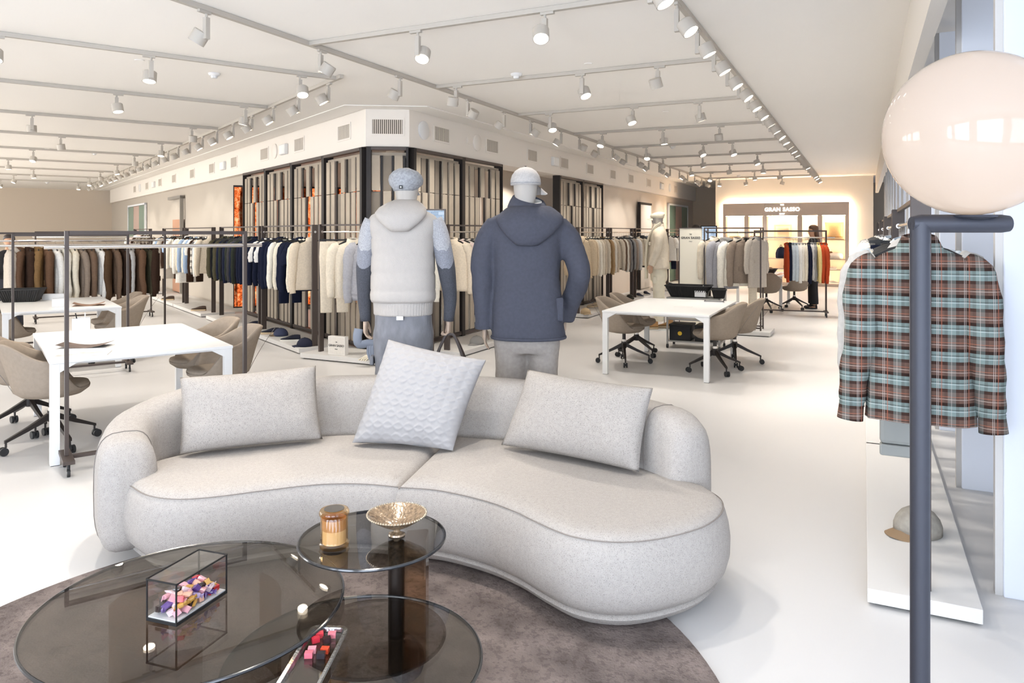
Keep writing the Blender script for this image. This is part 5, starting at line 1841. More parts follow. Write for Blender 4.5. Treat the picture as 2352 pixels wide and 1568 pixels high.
def base_plate(o, r=0.2):
    MB().lathe([(0, 0), (r, 0), (r, 0.006), (r - 0.006, 0.010), (0, 0.010)], 48).build('base_plate', mat('base_glass', '#cfd3d2', 0.1, spec=0.8), o)
    MB().cyl((0.13, -0.09, 0.011), (0.13, -0.09, 0.45), 0.009, 10).build('support_rod', M_chrome, o)


# --- mannequin with the hooded vest
MY = 4.98
k = MY / F
m1 = thing('mannequin', 'mannequin in a cream hooded knit vest and grey cap, seen from behind', 'mannequin', ((926 - CX) * k, MY, 0))


def zz(v):
    return H - (v - HV) * k


M_vest = mat('cream_knit', '#b4ada6', 0.92, spec=0.08, var=0.02, vscale=40, bump=0.5, bscale=330, stretch=(1, 1, 0.6))
M_gtr = mat('grey_flannel', '#7c7c80', 0.92, spec=0.08, var=0.12, vscale=25, bump=0.4, bscale=300, stretch=(1, 1, 0.4))
base_plate(m1)
head_mb(0.022, 0.0, 1.80).build('head', M_mann, m1, sharp=0)
b = MB()
vs_ = [(1.165, 0.212, 0.15), (1.185, 0.220, 0.158), (1.215, 0.222, 0.16), (1.235, 0.219, 0.156), (1.245, 0.216, 0.153), (1.255, 0.219, 0.156), (1.34, 0.218, 0.156), (1.36, 0.212, 0.150), (1.38, 0.217, 0.155), (1.465, 0.215, 0.153), (1.485, 0.209, 0.147), (1.505, 0.214, 0.152),
       (1.585, 0.217, 0.15), (1.60, 0.212, 0.145), (1.62, 0.221, 0.148), (1.68, 0.234, 0.135), (1.72, 0.236, 0.12), (1.75, 0.215, 0.105), (1.785, 0.15, 0.09), (1.82, 0.10, 0.085)]
b.stack(vs_, 48, 2.5)
vest = b.build('vest', M_vest, m1, sharp=0)
b = MB()
rings = []
for z, r in ((1.075, 0.192), (1.085, 0.197), (1.15, 0.2), (1.168, 0.203)):
    rings.append([Vector((math.cos(2 * math.pi * j / 240) * r * (1 + 0.012 * (1 if j % 4 < 2 else 0)), math.sin(2 * math.pi * j / 240) * r * 0.72 * (1 + 0.012 * (1 if j % 4 < 2 else 0)), z)) for j in range(240)])
b.loft(rings)
b.build('ribbed_hem', M_vest, vest, sharp=0)
b = MB()
b.stack([(1.638, 0.045, 0.016, 0, -0.158), (1.642, 0.06, 0.028, 0, -0.16), (1.665, 0.09, 0.045, 0, -0.158), (1.70, 0.132, 0.065, 0, -0.145), (1.735, 0.162, 0.082, 0, -0.125), (1.765, 0.173, 0.095, 0.0, -0.10), (1.80, 0.158, 0.104, 0.005, -0.06), (1.828, 0.125, 0.098, 0.01, -0.03), (1.848, 0.09, 0.08, 0.014, -0.005), (1.856, 0.075, 0.068, 0.016, 0.0)], 40, 2.1)
b.build('hood', M_vest, vest, sharp=0)
MS = bpy.data.materials.new('argyle_sleeve_knit')
MS.use_nodes = True
nt = MS.node_tree
bs = nt.nodes['Principled BSDF']
bs.inputs['Roughness'].default_value = 0.95
tc = nt.nodes.new('ShaderNodeTexCoord')
sp_ = nt.nodes.new('ShaderNodeSeparateXYZ')
nt.links.new(tc.outputs['Object'], sp_.inputs[0])
nz = nt.nodes.new('ShaderNodeTexNoise'); nz.inputs['Scale'].default_value = 140; nt.links.new(tc.outputs['Object'], nz.inputs['Vector'])
my = nt.nodes.new('ShaderNodeMath'); my.operation = 'PINGPONG'; my.inputs[1].default_value = 0.07
nt.links.new(sp_.outputs['Y'], my.inputs[0])
ad = nt.nodes.new('ShaderNodeMath'); ad.operation = 'MULTIPLY_ADD'; ad.inputs[1].default_value = 1.6
nt.links.new(my.outputs[0], ad.inputs[0]); nt.links.new(sp_.outputs['Z'], ad.inputs[2])
mr = nt.nodes.new('ShaderNodeMapRange'); mr.inputs['From Min'].default_value = 1.0; mr.inputs['From Max'].default_value = 2.0
nt.links.new(ad.outputs[0], mr.inputs['Value'])
rp = nt.nodes.new('ShaderNodeValToRGB')
rp.color_ramp.interpolation = 'CONSTANT'
rp.color_ramp.elements[0].color = hexlin('#45464c')
rp.color_ramp.elements[1].position, rp.color_ramp.elements[1].color = 0.50, hexlin('#82838a')
el = rp.color_ramp.elements.new(0.62); el.color = hexlin('#a3a2a4')
nt.links.new(mr.outputs[0], rp.inputs[0])
mx = nt.nodes.new('ShaderNodeMix'); mx.data_type = 'RGBA'; mx.blend_type = 'OVERLAY'; mx.inputs['Factor'].default_value = 0.5
nt.links.new(rp.outputs[0], mx.inputs['A']); nt.links.new(nz.outputs['Fac'], mx.inputs['B']); nt.links.new(mx.outputs['Result'], bs.inputs['Base Color'])
arms = (((-0.195, 0.0, 1.705), (-0.232, -0.005, 1.62), (-0.252, -0.012, 1.46), (-0.262, -0.005, 1.33), (-0.268, 0.02, 1.18), (-0.262, 0.03, 1.03)),
        ((0.20, 0.0, 1.705), (0.245, -0.005, 1.62), (0.285, -0.015, 1.45), (0.305, -0.008, 1.32), (0.318, 0.02, 1.18), (0.306, 0.035, 1.03)))
for a in arms:
    pts = crom(a, 4)
    sl_ = MB().tube(pts, [0.072, 0.072, 0.07, 0.068, 0.066, 0.065, 0.064, 0.063, 0.062, 0.061, 0.06, 0.058, 0.056, 0.053, 0.05, 0.048, 0.046, 0.043, 0.04, 0.037, 0.035][:len(pts)], 18).build('sleeve', MS, m1, sharp=0)
hand_mb((-0.262, 0.032, 1.045), -1, 0.5).build('hand', M_skin, m1, remesh=0.0045)
hand_mb((0.306, 0.037, 1.045), 1, 1.0).build('hand', M_skin, m1, remesh=0.0045)
legs_mb(1.10, 0.2, 0.12, 0.108, 0.085, 0.062, (0.19, 0.135)).build('trousers', M_gtr, m1, remesh=0.014, wrinkle=0.02)
MB().box(-0.022, 0.022, -0.152, -0.146, 1.055, 1.08).build('label_tag', M_white, m1, smooth=False)
for s in (-1, 1):
    MB().box(s * 0.205 - 0.012, s * 0.205 + 0.012, -0.06, 0.05, 0.74, 0.80).build('cargo_flap', M_gtr, m1, smooth=False, bevel=0.006)
    shoe_parts(m1, s * 0.11, 0.05, 0.011, s * -0.15, M_shoe, M_black)
M_cap1 = mat('grey_wool_cap', '#9a9b9e', 0.95, spec=0.05, var=0.18, vscale=70, bump=0.4, bscale=250)
b = MB()
b.stack([(1.915, 0.078, 0.09, 0.015, 0.0), (1.935, 0.088, 0.10, 0.015, 0.0), (1.96, 0.112, 0.125, 0.018, 0.01), (1.99, 0.119, 0.13, 0.018, 0.012), (2.02, 0.11, 0.12, 0.016, 0.01), (2.048, 0.085, 0.095, 0.015, 0.006), (2.068, 0.04, 0.05, 0.01, 0.0), (2.072, 0.008, 0.008, 0.01, 0)], 32, fold=0.0)
cp = b.build('flat_cap', M_cap1, m1, sharp=0)
visor_mb((0.016, 0.0, 1.935), 0.09, R90 - 0.35, 0.75, 0.055, 0.03).build('peak', M_cap1, cp)
bt = MB().box(-0.012, 0.012, -0.108, -0.1, 1.925, 1.948).build('badge', M_black, cp, smooth=False)
MB().lathe([(0, 0), (0.005, 0), (0.005, 0.001), (0, 0.001)], 12).build('emblem', M_white, bt, loc=(0, -0.1085, 1.9365)).rotation_euler = (R90, 0, 0)

# --- what it holds: a folded scarf with gloves and a bag
M_scarf = mat('blue_grey_scarf', '#7d818a', 0.95, spec=0.05, bump=0.3, bscale=300)
hx, hy = m1.location.x - 0.262, m1.location.y + 0.032
sc_ = thing('knit_gloves', 'blue grey knit gloves held in the vest mannequin hand', 'gloves', (hx, hy, 0.82))
MB().tube(crom([(-0.045, -0.01, 0.155), (-0.052, -0.02, 0.10), (-0.04, -0.015, 0.05), (0.02, 0.0, 0.055), (0.065, 0.0, 0.05)], 4), 0.031, 14, flat=0.6).build('cuff', M_scarf, sc_)
for i in range(4):
    MB().tube([(0.02 + i * 0.016, 0.0, 0.05), (0.018 + i * 0.017, -0.004 * i, -0.01), (0.03 + i * 0.014, 0, -0.07 + 0.012 * abs(i - 1))], [0.014, 0.012, 0.009], 8).build('finger', M_scarf, sc_)
M_bag = mat('sage_canvas', '#8a887f', 0.8, bump=0.3, bscale=200)
M_strap = mat('dark_brown_leather', '#3a2f2a', 0.5)
gx, gy = m1.location.x + 0.306, m1.location.y + 0.03
bag = thing('duffel_bag', 'sage duffel bag with dark leather handles behind the sofa', 'bag', (gx, gy, 0.43))
b = MB()
b.loft([[Vector((x, math.cos(2 * math.pi * j / 24) * 0.10 * s_, 0.11 + math.sin(2 * math.pi * j / 24) * 0.12 * s_)) for j in range(24)] for x, s_ in ((-0.235, 0.3), (-0.23, 0.8), (-0.20, 0.98), (0, 1.0), (0.20, 0.98), (0.23, 0.8), (0.235, 0.3))])
b.build('body', M_bag, bag, sharp=50)
for y in (-0.075, 0.075):
    MB().tube(crom([(-0.12, y, 0.16), (-0.10, y * 0.9, 0.30), (-0.03, y * 0.15, 0.48), (0.01, y * 0.1, 0.507), (0.05, y * 0.15, 0.48), (0.12, y * 0.9, 0.30), (0.14, y, 0.16)], 5), 0.0095, 8, flat=0.6).build('handle', M_strap, bag)

# --- mannequin with the slate parka
m2 = thing('mannequin', 'mannequin in a slate hooded parka and grey baseball cap, seen from behind', 'mannequin', ((1210 - CX) * k, MY, 0))
M_park = mat('slate_wool', '#4c4d56', 0.9, spec=0.1, var=0.06, vscale=50, bump=0.35, bscale=260)
M_btr = mat('stone_wool', '#a29a93', 0.92, spec=0.08, var=0.08, vscale=40, bump=0.35, bscale=300)
base_plate(m2)
head_mb(-0.01, 0.0, 1.80).build('head', M_mann, m2, sharp=0)
b = MB()
b.stack([(0.918, 0.246, 0.17, 0.012, 0), (0.93, 0.25, 0.175, 0.012, 0), (1.05, 0.245, 0.172, 0.005, 0), (1.2, 0.232, 0.165, 0, 0), (1.31, 0.222, 0.16, 0, 0), (1.325, 0.220, 0.157, 0, 0), (1.34, 0.223, 0.16, 0, 0), (1.5, 0.235, 0.165, 0, 0), (1.6, 0.25, 0.16, 0, 0), (1.68, 0.262, 0.145, 0, 0), (1.725, 0.25, 0.125, 0, 0), (1.765, 0.18, 0.11, 0, 0), (1.80, 0.13, 0.10, 0, 0)], 36, 2.4)
la = crom([(-0.20, 0, 1.68), (-0.262, -0.005, 1.60), (-0.297, -0.012, 1.45), (-0.302, -0.01, 1.30), (-0.296, 0.01, 1.12), (-0.29, 0.02, 0.985)], 4)
b.tube(la, [0.085] * 6 + [0.08] * 5 + [0.074] * 4 + [0.069] * 3 + [0.062] * (len(la) - 18), 20)
ra = crom([(0.20, 0, 1.68), (0.27, -0.01, 1.60), (0.325, -0.04, 1.47), (0.355, -0.055, 1.36), (0.34, 0.01, 1.26), (0.295, 0.09, 1.13), (0.262, 0.12, 1.03)], 4)
b.tube(ra, [0.085] * 6 + [0.08] * 6 + [0.075] * 5 + [0.068] * (len(ra) - 17), 20)
pk = b.build('parka', M_park, m2, remesh=0.011, wrinkle=0.022)
M_park2 = M_park
MB().tube([(math.cos(2 * math.pi * j / 48) * 0.249 + 0.012, math.copysign(abs(math.sin(2 * math.pi * j / 48)) ** 0.85, math.sin(2 * math.pi * j / 48)) * 0.176, 0.925) for j in range(49)], 0.011, 8, cap=False).build('hem', M_park, pk)
MB().tube([(-0.291, 0.02, 1.02), (-0.29, 0.022, 0.98)], [0.066, 0.064], 20).build('cuff', M_park, pk)
b = MB()
b.stack([(1.545, 0.055, 0.016, 0, -0.178), (1.549, 0.072, 0.03, 0, -0.18), (1.575, 0.105, 0.045, 0.003, -0.178), (1.62, 0.155, 0.065, 0.008, -0.165), (1.67, 0.20, 0.088, 0.014, -0.142), (1.705, 0.222, 0.10, 0.018, -0.12), (1.735, 0.224, 0.112, 0.02, -0.095), (1.765, 0.20, 0.12, 0.02, -0.065), (1.795, 0.165, 0.12, 0.02, -0.035), (1.812, 0.14, 0.108, 0.02, -0.01)], 40, 2.05)
hd = b.build('hood', M_park, pk, sharp=0)
b = MB()
b.loft([[Vector((math.cos(a) * rx + 0.012, math.sin(a) * ry + cy, z + 0.03 * math.sin(a) + 0.02 * math.cos(a) * -1)) for a in [2 * math.pi * j / 36 for j in range(36)]] for z, rx, ry, cy in ((1.79, 0.145, 0.115, 0.0), (1.83, 0.128, 0.105, 0.005), (1.862, 0.108, 0.092, 0.01), (1.865, 0.098, 0.082, 0.01), (1.82, 0.105, 0.085, 0.005))], cap=False)
b.build('collar', M_park, pk, sharp=60)
b = MB()
b.loft([[Vector((math.cos(a) * rx + 0.005, math.sin(a) * ry, z + 0.02 * math.sin(a))) for a in [2 * math.pi * j / 36 for j in range(36)]] for z, rx, ry in ((1.79, 0.112, 0.092), (1.845, 0.097, 0.081), (1.848, 0.09, 0.074), (1.80, 0.092, 0.076))], cap=False)
b.build('inner_collar', mat('pale_knit_collar', '#cfcac2', 0.95), pk, sharp=60)
MB().box(0.19, 0.243, -0.115, -0.05, 1.04, 1.20).build('side_pocket', M_park, pk, smooth=False, bevel=0.012)
hand_mb((-0.287, 0.024, 1.0), -1, 0.22).build('hand', M_skin, m2, remesh=0.0045)
hand_mb((0.262, 0.12, 1.05), 1, 0.3).build('hand', M_skin, m2, remesh=0.006)
legs_mb(1.06, 0.212, 0.12, 0.118, 0.10, 0.08, (0.2, 0.14), gap=0.107).build('trousers', M_btr, m2, remesh=0.014, wrinkle=0.02)
for s in (-1, 1):
    shoe_parts(m2, s * 0.115, 0.05, 0.011, s * -0.15, M_shoe, M_black)
M_cap2 = mat('heather_cap', '#b5b0ac', 0.95, spec=0.05, var=0.08, vscale=90, bump=0.35, bscale=260)
cp = cap_mb((-0.008, 0.005, 1.955), 0.103, 0.112, 0.125).build('baseball_cap', M_cap2, m2, sharp=0)
visor_mb((-0.008, 0.005, 1.95), 0.108, math.radians(35), 0.62, 0.075, 0.045).build('peak', M_cap2, cp)
MB().lathe([(0, 0), (0.008, 0), (0.006, 0.006), (0, 0.007)], 12, (-0.008, 0.005, 2.08)).build('button', M_dark, cp)
MB().tube([(math.cos(2 * math.pi * j / 40) * 0.1045 - 0.008, math.sin(2 * math.pi * j / 40) * 0.1135 + 0.005, 1.968) for j in range(41)], 0.0022, 6, cap=False).build('seam', M_cap1, cp)

# --- cream mannequin in profile
p = at(1520, 754)
m3 = thing('mannequin', 'mannequin in a cream jacket, scarf and flat cap, seen in profile', 'mannequin', (2.50, 12.45, 0), math.radians(78))
M_crj = mat('cream_wool_jacket', '#dccfba', 0.92, spec=0.08, var=0.04, vscale=40, bump=0.35, bscale=220)
M_crt = mat('ivory_cotton', '#e2dac4', 0.9, spec=0.1, var=0.05, vscale=12)
base_plate(m3, 0.24)
head_mb(0, 0.015, 1.715).build('head', M_mann, m3, sharp=0)
b = MB()
b.stack([(1.02, 0.235, 0.18), (1.03, 0.24, 0.185), (1.2, 0.225, 0.175), (1.4, 0.225, 0.165), (1.55, 0.235, 0.15), (1.62, 0.24, 0.13), (1.67, 0.20, 0.115), (1.71, 0.13, 0.1), (1.74, 0.1, 0.095)], 32, 2.3)
for s in (-1, 1):
    a = crom([(s * 0.18, 0, 1.62), (s * 0.25, 0.0, 1.54), (s * 0.28, 0.02, 1.36), (s * 0.275, 0.08, 1.2), (s * 0.265, 0.13, 1.09)], 4)
    b.tube(a, [0.08] * 5 + [0.075] * 5 + [0.066] * 4 + [0.06] * (len(a) - 14), 18)
jk = b.build('jacket', M_crj, m3, remesh=0.013, wrinkle=0.02)
MB().loft([[Vector((math.cos(a) * rx, math.sin(a) * ry + 0.01, z + 0.015 * math.cos(a))) for a in [2 * math.pi * j / 28 for j in range(28)]] for z, rx, ry in ((1.69, 0.14, 0.115), (1.75, 0.11, 0.10), (1.80, 0.094, 0.09), (1.78, 0.085, 0.08))], cap=False).build('collar', M_crj, jk, sharp=60)
MB().box(-0.17, -0.09, 0.135, 0.168, 1.42, 1.48).box(0.09, 0.17, 0.135, 0.168, 1.42, 1.48).build('pocket_flap', M_crj, jk, smooth=False, bevel=0.01)
for s in (-1, 1):
    MB().tube(crom([(s * 0.06, -0.03, 1.79), (s * 0.10, 0.08, 1.70), (s * 0.09, 0.18, 1.5), (s * 0.085, 0.205, 1.2), (s * 0.08, 0.21, 0.86)], 4), 0.055, 12, flat=0.35).build('scarf', M_crt, m3)
    hand_mb((s * 0.263, 0.135, 1.11), s, 0.25).build('hand', mat('warm_mannequin_hand', '#c59f82', 0.6), m3, remesh=0.006)
    MB().box(s * 0.15 - 0.05, s * 0.15 + 0.05, -0.03, 0.1, 0.78, 0.90).build('cargo_pocket', M_crt, m3, smooth=False, bevel=0.012)
legs_mb(1.05, 0.2, 0.14, 0.115, 0.095, 0.08, (0.19, 0.14)).build('trousers', M_crt, m3, remesh=0.015)
M_tanb = mat('tan_leather_boot', '#b98d5a', 0.6)
shoe_parts(m3, -0.115, 0.14, 0.011, 0.1, M_tanb, mat('gum_sole', '#c9b392', 0.6), boot=0.07)
shoe_parts(m3, 0.115, -0.12, 0.011, -0.1, M_tanb, mat('gum_sole', '#c9b392', 0.6), boot=0.07)
b = MB()
b.stack([(1.885, 0.084, 0.105, 0, 0.02), (1.91, 0.094, 0.12, 0, 0.03), (1.945, 0.092, 0.118, 0, 0.015), (1.975, 0.07, 0.085, 0, -0.01), (1.99, 0.02, 0.03, 0, -0.02)], 28)
cp = b.build('flat_cap', M_crt, m3, sharp=0)
visor_mb((0, 0.03, 1.892), 0.10, R90, 0.8, 0.07, 0.03).build('peak', M_crt, cp)

# ------------------------------------------------------------------ people
def person(label, p, rz, hair, top, bottom, hgt=1.74, long_hair=False, look_down=0.0):
    s = hgt / 1.74
    o = thing('person', label, 'person', p, rz)
    sk = mat('skin_warm', '#c79a7c', 0.6, spec=0.3)
    b = MB()
    # one continuous body surface: legs, hips, trunk, neck, head, arms
    b.stack([(0.80 * s, 0.155, 0.10), (0.92 * s, 0.17, 0.115), (1.06 * s, 0.14, 0.10), (1.2 * s, 0.155, 0.11), (1.34 * s, 0.175, 0.105), (1.42 * s, 0.15, 0.085), (1.46 * s, 0.065, 0.06), (1.52 * s, 0.05, 0.052)], 24)
    for q in (-1, 1):
        b.tube([(q * 0.085, 0, 0.86 * s), (q * 0.09, 0.012, 0.48 * s), (q * 0.09, -0.01, 0.08 * s)], [0.088, 0.058, 0.04], 14)
        b.tube([(q * 0.09, -0.03, 0.04), (q * 0.095, 0.14, 0.03)], [0.042, 0.032], 10)
        b.tube([(q * 0.15, 0, 1.40 * s), (q * 0.20, 0.0, 1.28 * s), (q * 0.215, 0.03, 1.10 * s), (q * 0.19, 0.20, 1.02 * s)], [0.05, 0.046, 0.038, 0.03], 12)
        hb = hand_mb((q * 0.185, 0.205, 1.03 * s), q, 0.5)
        b.add(hb.v, hb.f)
    b.stack([(1.50 * s, 0.05, 0.055, 0, 0.01), (1.55 * s, 0.056, 0.07, 0, 0.02), (1.60 * s, 0.068, 0.085, 0, 0.015), (1.66 * s, 0.074, 0.095, 0, 0.005), (1.71 * s, 0.064, 0.08, 0, 0), (1.738 * s, 0.02, 0.03, 0, 0)], 20)
    b.tube([(0, 0.095, 1.635 * s), (0, 0.112, 1.60 * s)], [0.008, 0.013], 8)
    for q in (-1, 1):
        b.tube([(q * 0.072, 0.0, 1.645 * s), (q * 0.08, -0.008, 1.62 * s), (q * 0.074, 0, 1.595 * s)], 0.009, 8)
    b.build('body', sk, o, remesh=0.008)
    f = MB()
    for q in (-1, 1):
        f.lathe([(0, -0.009), (0.007, -0.006), (0.010, 0), (0.007, 0.006), (0, 0.009)], 10, (q * 0.028, 0.09, 1.638 * s))
    f.build('eyes', M_dark, o)
    MB().tube([(-0.022, 0.093, 1.572 * s), (0, 0.099, 1.571 * s), (0.022, 0.093, 1.572 * s)], [0.003, 0.006, 0.003], 8).build('mouth', mat('lip_tone', '#a5655a', 0.6), o)
    t = MB()
    t.stack([(0.90 * s, 0.178, 0.125), (1.06 * s, 0.155, 0.115), (1.2 * s, 0.17, 0.125), (1.34 * s, 0.19, 0.118), (1.43 * s, 0.155, 0.095), (1.475 * s, 0.075, 0.07)], 26)
    for q in (-1, 1):
        t.tube([(q * 0.15, 0, 1.40 * s), (q * 0.205, 0.0, 1.28 * s), (q * 0.22, 0.03, 1.10 * s), (q * 0.195, 0.18, 1.025 * s)], [0.062, 0.056, 0.048, 0.038], 12)
    t.build('top', top, o, remesh=0.012)
    l = MB()
    l.stack([(0.78 * s, 0.175, 0.12), (0.92 * s, 0.182, 0.128), (1.02 * s, 0.155, 0.11)], 24)
    for q in (-1, 1):
        l.tube([(q * 0.088, 0, 0.88 * s), (q * 0.10, 0.01, 0.48 * s), (q * 0.105, 0.0, 0.10)], [0.10, 0.09, 0.095], 16)
    l.build('trousers', bottom, o, remesh=0.012)
    for q in (-1, 1):
        shoe_parts(o, q * 0.095, 0.05, 0.0, 0, M_black, M_black, 0.26)
    h = MB()
    h.stack([(1.60 * s, 0.076, 0.062, 0, -0.045), (1.64 * s, 0.084, 0.085, 0, -0.024), (1.69 * s, 0.084, 0.102, 0, -0.004), (1.73 * s, 0.07, 0.088, 0, -0.002), (1.757 * s, 0.03, 0.04, 0, 0)], 22)
    if long_hair:
        h.stack([(1.30 * s, 0.09, 0.03, 0, -0.10), (1.42 * s, 0.10, 0.045, 0, -0.095), (1.52 * s, 0.09, 0.055, 0, -0.07), (1.62 * s, 0.084, 0.065, 0, -0.045), (1.66 * s, 0.07, 0.06, 0, -0.04)], 18)
    h.build('hair', hair, o, remesh=0.008)
    return o


M_hairb = mat('brown_hair', '#5b3c26', 0.5, var=0.2, vscale=60, stretch=(6, 6, 1))
M_hairk = mat('black_hair', '#2b211c', 0.5, var=0.2, vscale=60, stretch=(6, 6, 1))
blk = mat('black_cloth', '#1b1a1c', 0.9)
pw = at(1868, 708)
person('woman in black with long brown hair behind the coloured sweaters', (pw.x, pw.y, 0), math.radians(75), M_hairb, blk, blk, 1.79, True)
person('dark-haired person standing behind the brown knitwear rack', (-8.25, 12.0, 0), math.radians(215), M_hairk, blk, mat('dark_trousers', '#2f3038', 0.9), 1.60)
person('person whose dark hair shows above the sign board', (3.52, 14.0, 0), math.radians(200), M_hairk, blk, blk, 1.775)

# ------------------------------------------------------------------ lit cabinet on the end wall
M_cab = mat('taupe_cabinet', '#b5a99f', 0.6, spec=0.2)
M_cabl = mat('cabinet_back', '#ecd9c2', 0.8, spec=0.1)
M_led = emission('warm_led_strip', '#ffe2bd', 38.0)
CW, CHt, CD = 3.68, 2.57, 0.40
cab = thing('display_cabinet', 'long taupe display cabinet with lit niches on the end wall', 'cabinet', RW(15.52, 1.66), RZ1)
NI = [(0.07, 0.68), (0.77, 1.23), (1.32, 2.26), (2.35, 2.83), (2.92, 3.60)]
edges = [0.0] + [v for a in NI for v in a] + [CW]
for i in range(0, len(edges), 2):
    MB().box(edges[i], edges[i + 1], 0, CD - 0.02, 0, 2.17).build('upright', M_cab, cab, smooth=False)
for x0, x1, y in ((0, 1.27, 0), (1.275, 2.30, -0.004), (2.305, CW, 0)):
    MB().box(x0, x1, y, CD - 0.02, 2.171, CHt).build('header_panel', M_cab, cab, smooth=False)
MB().box(0, CW, CD - 0.019, CD, 0, CHt).build('back_panel', M_cabl, cab, smooth=False)
MB().box(0.0701, CW - 0.0701, 0.005, CD - 0.02, 0, 0.085).build('plinth_base', M_cab, cab, smooth=False)
for i, (a, c) in enumerate(NI):
    for z in (1.43, 0.84, 0.52):
        MB().box(a + 0.001, c - 0.001, 0.01, CD - 0.03, z - 0.02, z).build('shelf', M_cab, cab, smooth=False)
    zs = [(0.086, 0.5), (0.521, 0.819), (0.841, 1.409), (1.431, 2.165)]
    for z0, z1 in zs:
        for x0, x1 in ((a + 0.002, a + 0.014), (c - 0.014, c - 0.002)):
            MB().box(x0, x1, 0.021, 0.029, z0 + 0.01, z1 - 0.01).build('led_strip', M_led, cab, smooth=False)
    for x0, x1 in ((a - 0.0, a + 0.02), (c - 0.02, c + 0.0)):
        MB().box(x0, x1, -0.002, 0.018, 0.086, 2.17).build('front_lip', M_cab, cab, smooth=False)
    MB().box(a + 0.01, c - 0.01, 0.03, 0.042, 2.158, 2.168).build('led_strip', M_led, cab, smooth=False)
MB().box(0.03, CW - 0.03, CD + 0.012, CD + 0.022, CHt - 0.03, CHt - 0.02).box(0.02, 0.03, CD + 0.012, CD + 0.022, 0.1, CHt - 0.03).box(CW - 0.03, CW - 0.02, CD + 0.012, CD + 0.022, 0.1, CHt - 0.03).build('halo_strip', emission('halo_led', '#ffe2bd', 85.0), cab, smooth=False)
M_lit = emission('lit_letters', '#fff6e8', 1.3)
text('lettering', 'GRAN SASSO', 0.165, M_lit, cab, (1.79, -0.012, 2.36), space=1.08, bold=0.004, depth=0.006)
text('lettering', 'THE', 0.06, M_lit, cab, (1.79, -0.012, 2.505), bold=0.002, depth=0.006)
text('lettering', 'ITALY', 0.06, M_lit, cab, (1.79, -0.012, 2.225), bold=0.002, depth=0.006)


def cabp(x, y, z):
    q = RW(15.52, 1.66) + n1 * x + d1 * y
    return Vector((q.x, q.y, z + 0.001))


o = pillow('linen_cushion', cabp(3.02, 0.14, 1.487), cabp(3.52, 0.14, 1.487), cabp(3.53, 0.22, 1.95), cabp(3.01, 0.22, 1.95), 0.14, fab('tan'), 'tan cushion standing in the lit cabinet niche', n=16)
fc = thing('folded_blanket', 'folded tan blanket under the tan cushion in the cabinet', 'blanket', cabp(3.26, 0.18, 1.43), RZ1)
MB().box(-0.28, 0.28, -0.13, 0.13, 0, 0.028).build('layer', fab('tan'), fc, smooth=False, bevel=0.012)
MB().box(-0.275, 0.275, -0.125, 0.125, 0.0285, 0.055).build('layer', fab('sand'), fc, smooth=False, bevel=0.012)


def folded(label, p, rz, c, w=0.36, n=3):
    o = thing('folded_sweater', label, 'sweater', p, rz)
    for i in range(n):
        MB().box(-w / 2, w / 2, -0.13, 0.13, i * 0.034, i * 0.034 + 0.033).build('fold', fab(c), o, smooth=False, bevel=0.012)
    return o


def shoe(label, p, rz, up, so, ln=0.3, boot=0.0):
    o = thing('lace_up_shoe', label, 'shoe', p, rz)
    shoe_parts(o, 0, 0, 0, 0, up, so, ln, boot)
    return o


def ballcap(label, p, rz, m, mv=None, sc=1.0):
    o = thing('baseball_cap', label, 'cap', p, rz)
    r = 0.098 * sc
    cap_mb((0, 0, 0.001), r, r * 1.1, 0.118 * sc).build('crown', m, o, sharp=0)
    visor_mb((0, 0.0, 0.022), r * 1.05, R90, 0.85, 0.075 * sc, 0.016).build('peak', mv or m, o)
    MB().lathe([(0, 0), (0.007, 0), (0.005, 0.005), (0, 0.006)], 10, (0, 0, 0.118 * sc)).build('button', mv or m, o)
    return o


M_navs = mat('navy_suede', '#1f2233', 0.85)
M_whs = mat('white_sole', '#e6e2db', 0.6)
M_gum = mat('gum_sole', '#c9b392', 0.6)
M_gry = mat('grey_mesh', '#a8a49f', 0.8)
shoe('grey trainer on the lowest lit niche shelf', cabp(3.26, 0.2, 0.086), RZ1 + R90 + math.pi, M_gry, M_whs)
shoe('pale flat trainer on the third lit niche shelf', cabp(3.2, 0.2, 0.521), RZ1 + R90, mat('pale_mesh', '#c6bdb2', 0.8), M_whs, 0.3, -0.02)
bg = thing('soft_bag', 'grey and brown soft bag on a lit niche shelf', 'bag', cabp(3.26, 0.19, 0.841), RZ1)
MB().stack([(0.0, 0.24, 0.1), (0.02, 0.26, 0.12), (0.1, 0.26, 0.12), (0.17, 0.22, 0.09), (0.19, 0.12, 0.05)], 24, 2.6, fold=0.03).build('body', fab('light grey'), bg, sharp=0)
MB().stack([(0.13, 0.05, 0.04, -0.12, -0.03), (0.18, 0.10, 0.07, -0.12, -0.02), (0.23, 0.06, 0.04, -0.12, -0.02)], 18).build('scarf_knot', fab('brown'), bg, sharp=0)
fr_ = thing('wooden_tray_frame', 'pale wooden frame standing in the middle lit niche', 'frame', cabp(1.53, 0.22, 1.431), RZ1)
for x0, x1, z0, z1 in ((0, 0.52, 0, 0.05), (0, 0.52, 0.41, 0.46), (0, 0.05, 0.05, 0.41), (0.47, 0.52, 0.05, 0.41)):
    MB().box(x0, x1, 0, 0.05, z0, z1).build('rail', mat('pale_oak', '#d9bf9a', 0.6), fr_, smooth=False)
bp_ = thing('backpack', 'navy soft backpack in the middle lit niche', 'bag', cabp(1.75, 0.19, 0.841), RZ1)
MB().stack([(0, 0.15, 0.1), (0.02, 0.17, 0.12), (0.16, 0.17, 0.12), (0.26, 0.14, 0.1), (0.33, 0.09, 0.06), (0.36, 0.03, 0.03)], 26, 2.4, fold=0.06, k=9).build('body', fab('navy'), bp_, sharp=0)
